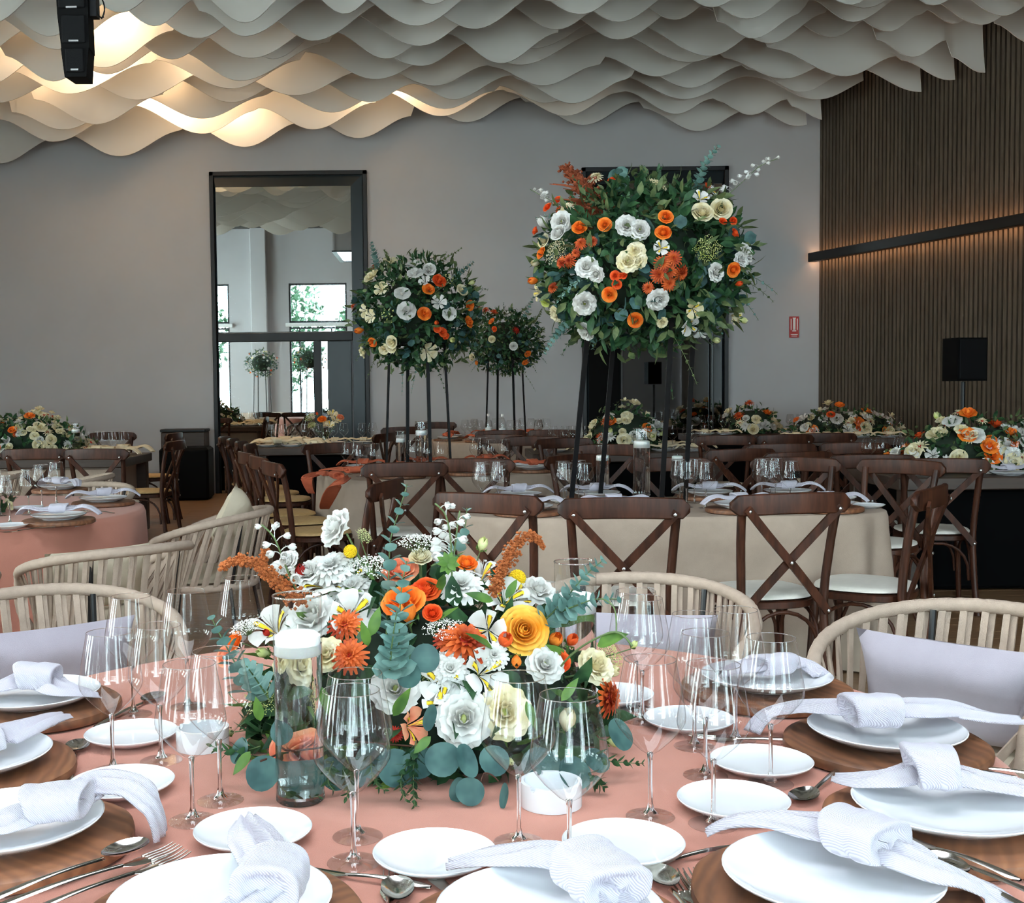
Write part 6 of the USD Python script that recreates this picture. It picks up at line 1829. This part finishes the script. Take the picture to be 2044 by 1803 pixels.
# small vase of flowers on the dark table by the mirror
p = V3(-1.24, 12.72, TZ + 0.0005)
s = thing('bud_vase', 'clear vase with orange and yellow blossoms before the mirror doors', 'vase', p)
q = np.random.default_rng(5)
obj('glass', MB().lathe([(0.001, 0.001), (0.05, 0.001), (0.055, 0.02), (0.04, 0.12), (0.035, 0.16)], 20), M['vase_glass'], s, 40)
for kd, dx, dz, r in (('orange rose', -0.02, 0.27, 0.045), ('cream alstro', 0.09, 0.33, 0.05), ('cream alstro', 0.13, 0.27, 0.05), ('peach rose', 0.17, 0.29, 0.04), ('coral bud', -0.07, 0.33, 0.025), ('lime lace', -0.15, 0.30, 0.06), ('cream alstro', 0.06, 0.22, 0.045), ('lime lace', -0.13, 0.22, 0.05)):
    put_flower(s, kd, V3(dx, -0.02, dz), V3(dx * 2, -0.6, 0.7), r, q, True, V3(0, 0, 0.05))

# ---------------------------------------------------------------- crossback chairs
N3, N4 = 'crossback chairs round the beige tables', None
for px, py, rz, l in ((1245, 1003, -0.08, 'dark crossback chair with its back to us at the beige table, middle one'), (1582, 994, 0.2, 'dark crossback chair with its back to us at the beige table, right one'),
                      (968, 994, -0.55, 'dark crossback chair half hidden by the flowers at the left of the beige table'), (1864, 980, 0.95, 'dark crossback chair turned sideways right of the beige table'),
                      (1800, 925, 2.3, 'dark crossback chair facing left on the right of the beige table'), (1588, 920, 2.7, 'dark crossback chair on the far side of the beige table at right'),
                      (1335, 921, 3.25, 'dark crossback chair on the far side of the beige table behind the glasses'), (1150, 914, 3.7, 'dark crossback chair on the far side of the beige table at left'),
                      (1596, 908, 0.3, 'dark crossback chair between the beige table and the right edge table'), (1742, 914, -0.15, 'dark crossback chair at the left corner of the right edge table'), (1882, 922, -0.2, 'dark crossback chair at the right edge table showing its white seat'),
                      (1562, 891, 0.05, 'dark crossback chair in the middle distance right of the stand'), (1708, 889, -0.1, 'dark crossback chair in the middle distance before the slatted wall'),
                      (1480, 902, 0.2, 'dark crossback chair behind the right glasses of the beige table'), (1652, 869, 0.0, 'dark crossback chair far back before the long flowers'), (1568, 872, 0.1, 'dark crossback chair far back left of the long flowers'), (1448, 874, -0.1, 'dark crossback chair far back right of the dark doors'),
                      (1000, 863, 0.05, 'dark crossback chair at the far table under the small stand, left one'), (1104, 862, -0.15, 'dark crossback chair at the far table under the small stand, right one'),
                      (1000, 872, 2.6, 'dark crossback chair seen from the front behind the terracotta napkin table, left one'), (1062, 876, 2.9, 'dark crossback chair seen from the front behind the terracotta napkin table, middle one'), (1124, 880, 3.4, 'dark crossback chair seen from the front behind the terracotta napkin table, right one'), (1215, 893, 3.0, 'reddish brown crossback chair behind the candle cylinders'),
                      (808, 930, 0.12, 'crossback chair with its back to us at the terracotta napkin table, left one'), (944, 922, -0.2, 'crossback chair with its back to us at the terracotta napkin table, right one'), (776, 966, 1.3, 'crossback chair turned sideways between the two beige tables'), 
                      (664, 890, 3.5, 'crossback chair on the far side of the terracotta napkin table'),
                      (770, 869, 1.2, 'crossback chair seen from the side near the far wall'), (806, 856, 0.3, 'crossback chair near the far wall behind the candle cylinder'), (870, 846, 3.14, 'crossback chair at the far wall behind the small stand table'),
                      (68, 901, 0.05, 'crossback chair before the cream flowers at the left edge'), (190, 901, -0.1, 'crossback chair before the far left table, right one'), (225, 867, 3.1, 'crossback chair behind the cream napkins of the far left table')):
    chair_at(px, py, rz, l)
for px, py, l in ((541, 928, 'crossback chair in profile beside the terracotta napkin table, nearest of three'), (514, 917, 'crossback chair in profile beside the terracotta napkin table, middle of three'), (490, 908.5, 'crossback chair in profile beside the terracotta napkin table, last of three')):
    chair_at(px, py, -1.2, l, None, tan_chair)
for px, py, l in ((497, 892, 'crossback chair in profile before the mirror, nearest of four'), (480, 886, 'crossback chair in profile before the mirror, second of four'), (463, 880.5, 'crossback chair in profile before the mirror, third of four'), (446, 876, 'crossback chair in profile before the mirror, last of four')):
    chair_at(px, py, -PI / 2, l, None, tan_chair)
for px, py, l in ((352, 884, 'crossback chair in profile left of the black box, nearer one'), (350, 868, 'crossback chair in profile left of the black box, farther one')):
    chair_at(px, py, PI / 2 - 0.1, l, None, tan_chair)

# tables behind us at left, which the mirror shows
for k, (x, y, l) in enumerate(((-4.5, 0.9, 'left one'), (-3.2, 1.6, 'right one'))):
    round_table(0.6, TZ - 0.003, (x, y, 0), f'round table by the windows seen in the mirror, {l}')
    round_cloth(0.605, TZ, 'linen', f'beige cloth on a table by the windows seen in the mirror, {l}', V3(x, y, 0), folds=9, depth=0.03, seed=20 + k)
    flower_stand(f'flower ball on an iron stand seen in the mirror, {l}', (x, y, TZ + 0.001), V3(x, y, 2.0 + 0.06 * k), V3(0.40, 0.40, 0.34), 0.25, 0.3, 420, 40 + k, rnd=34, kinds=MIX)
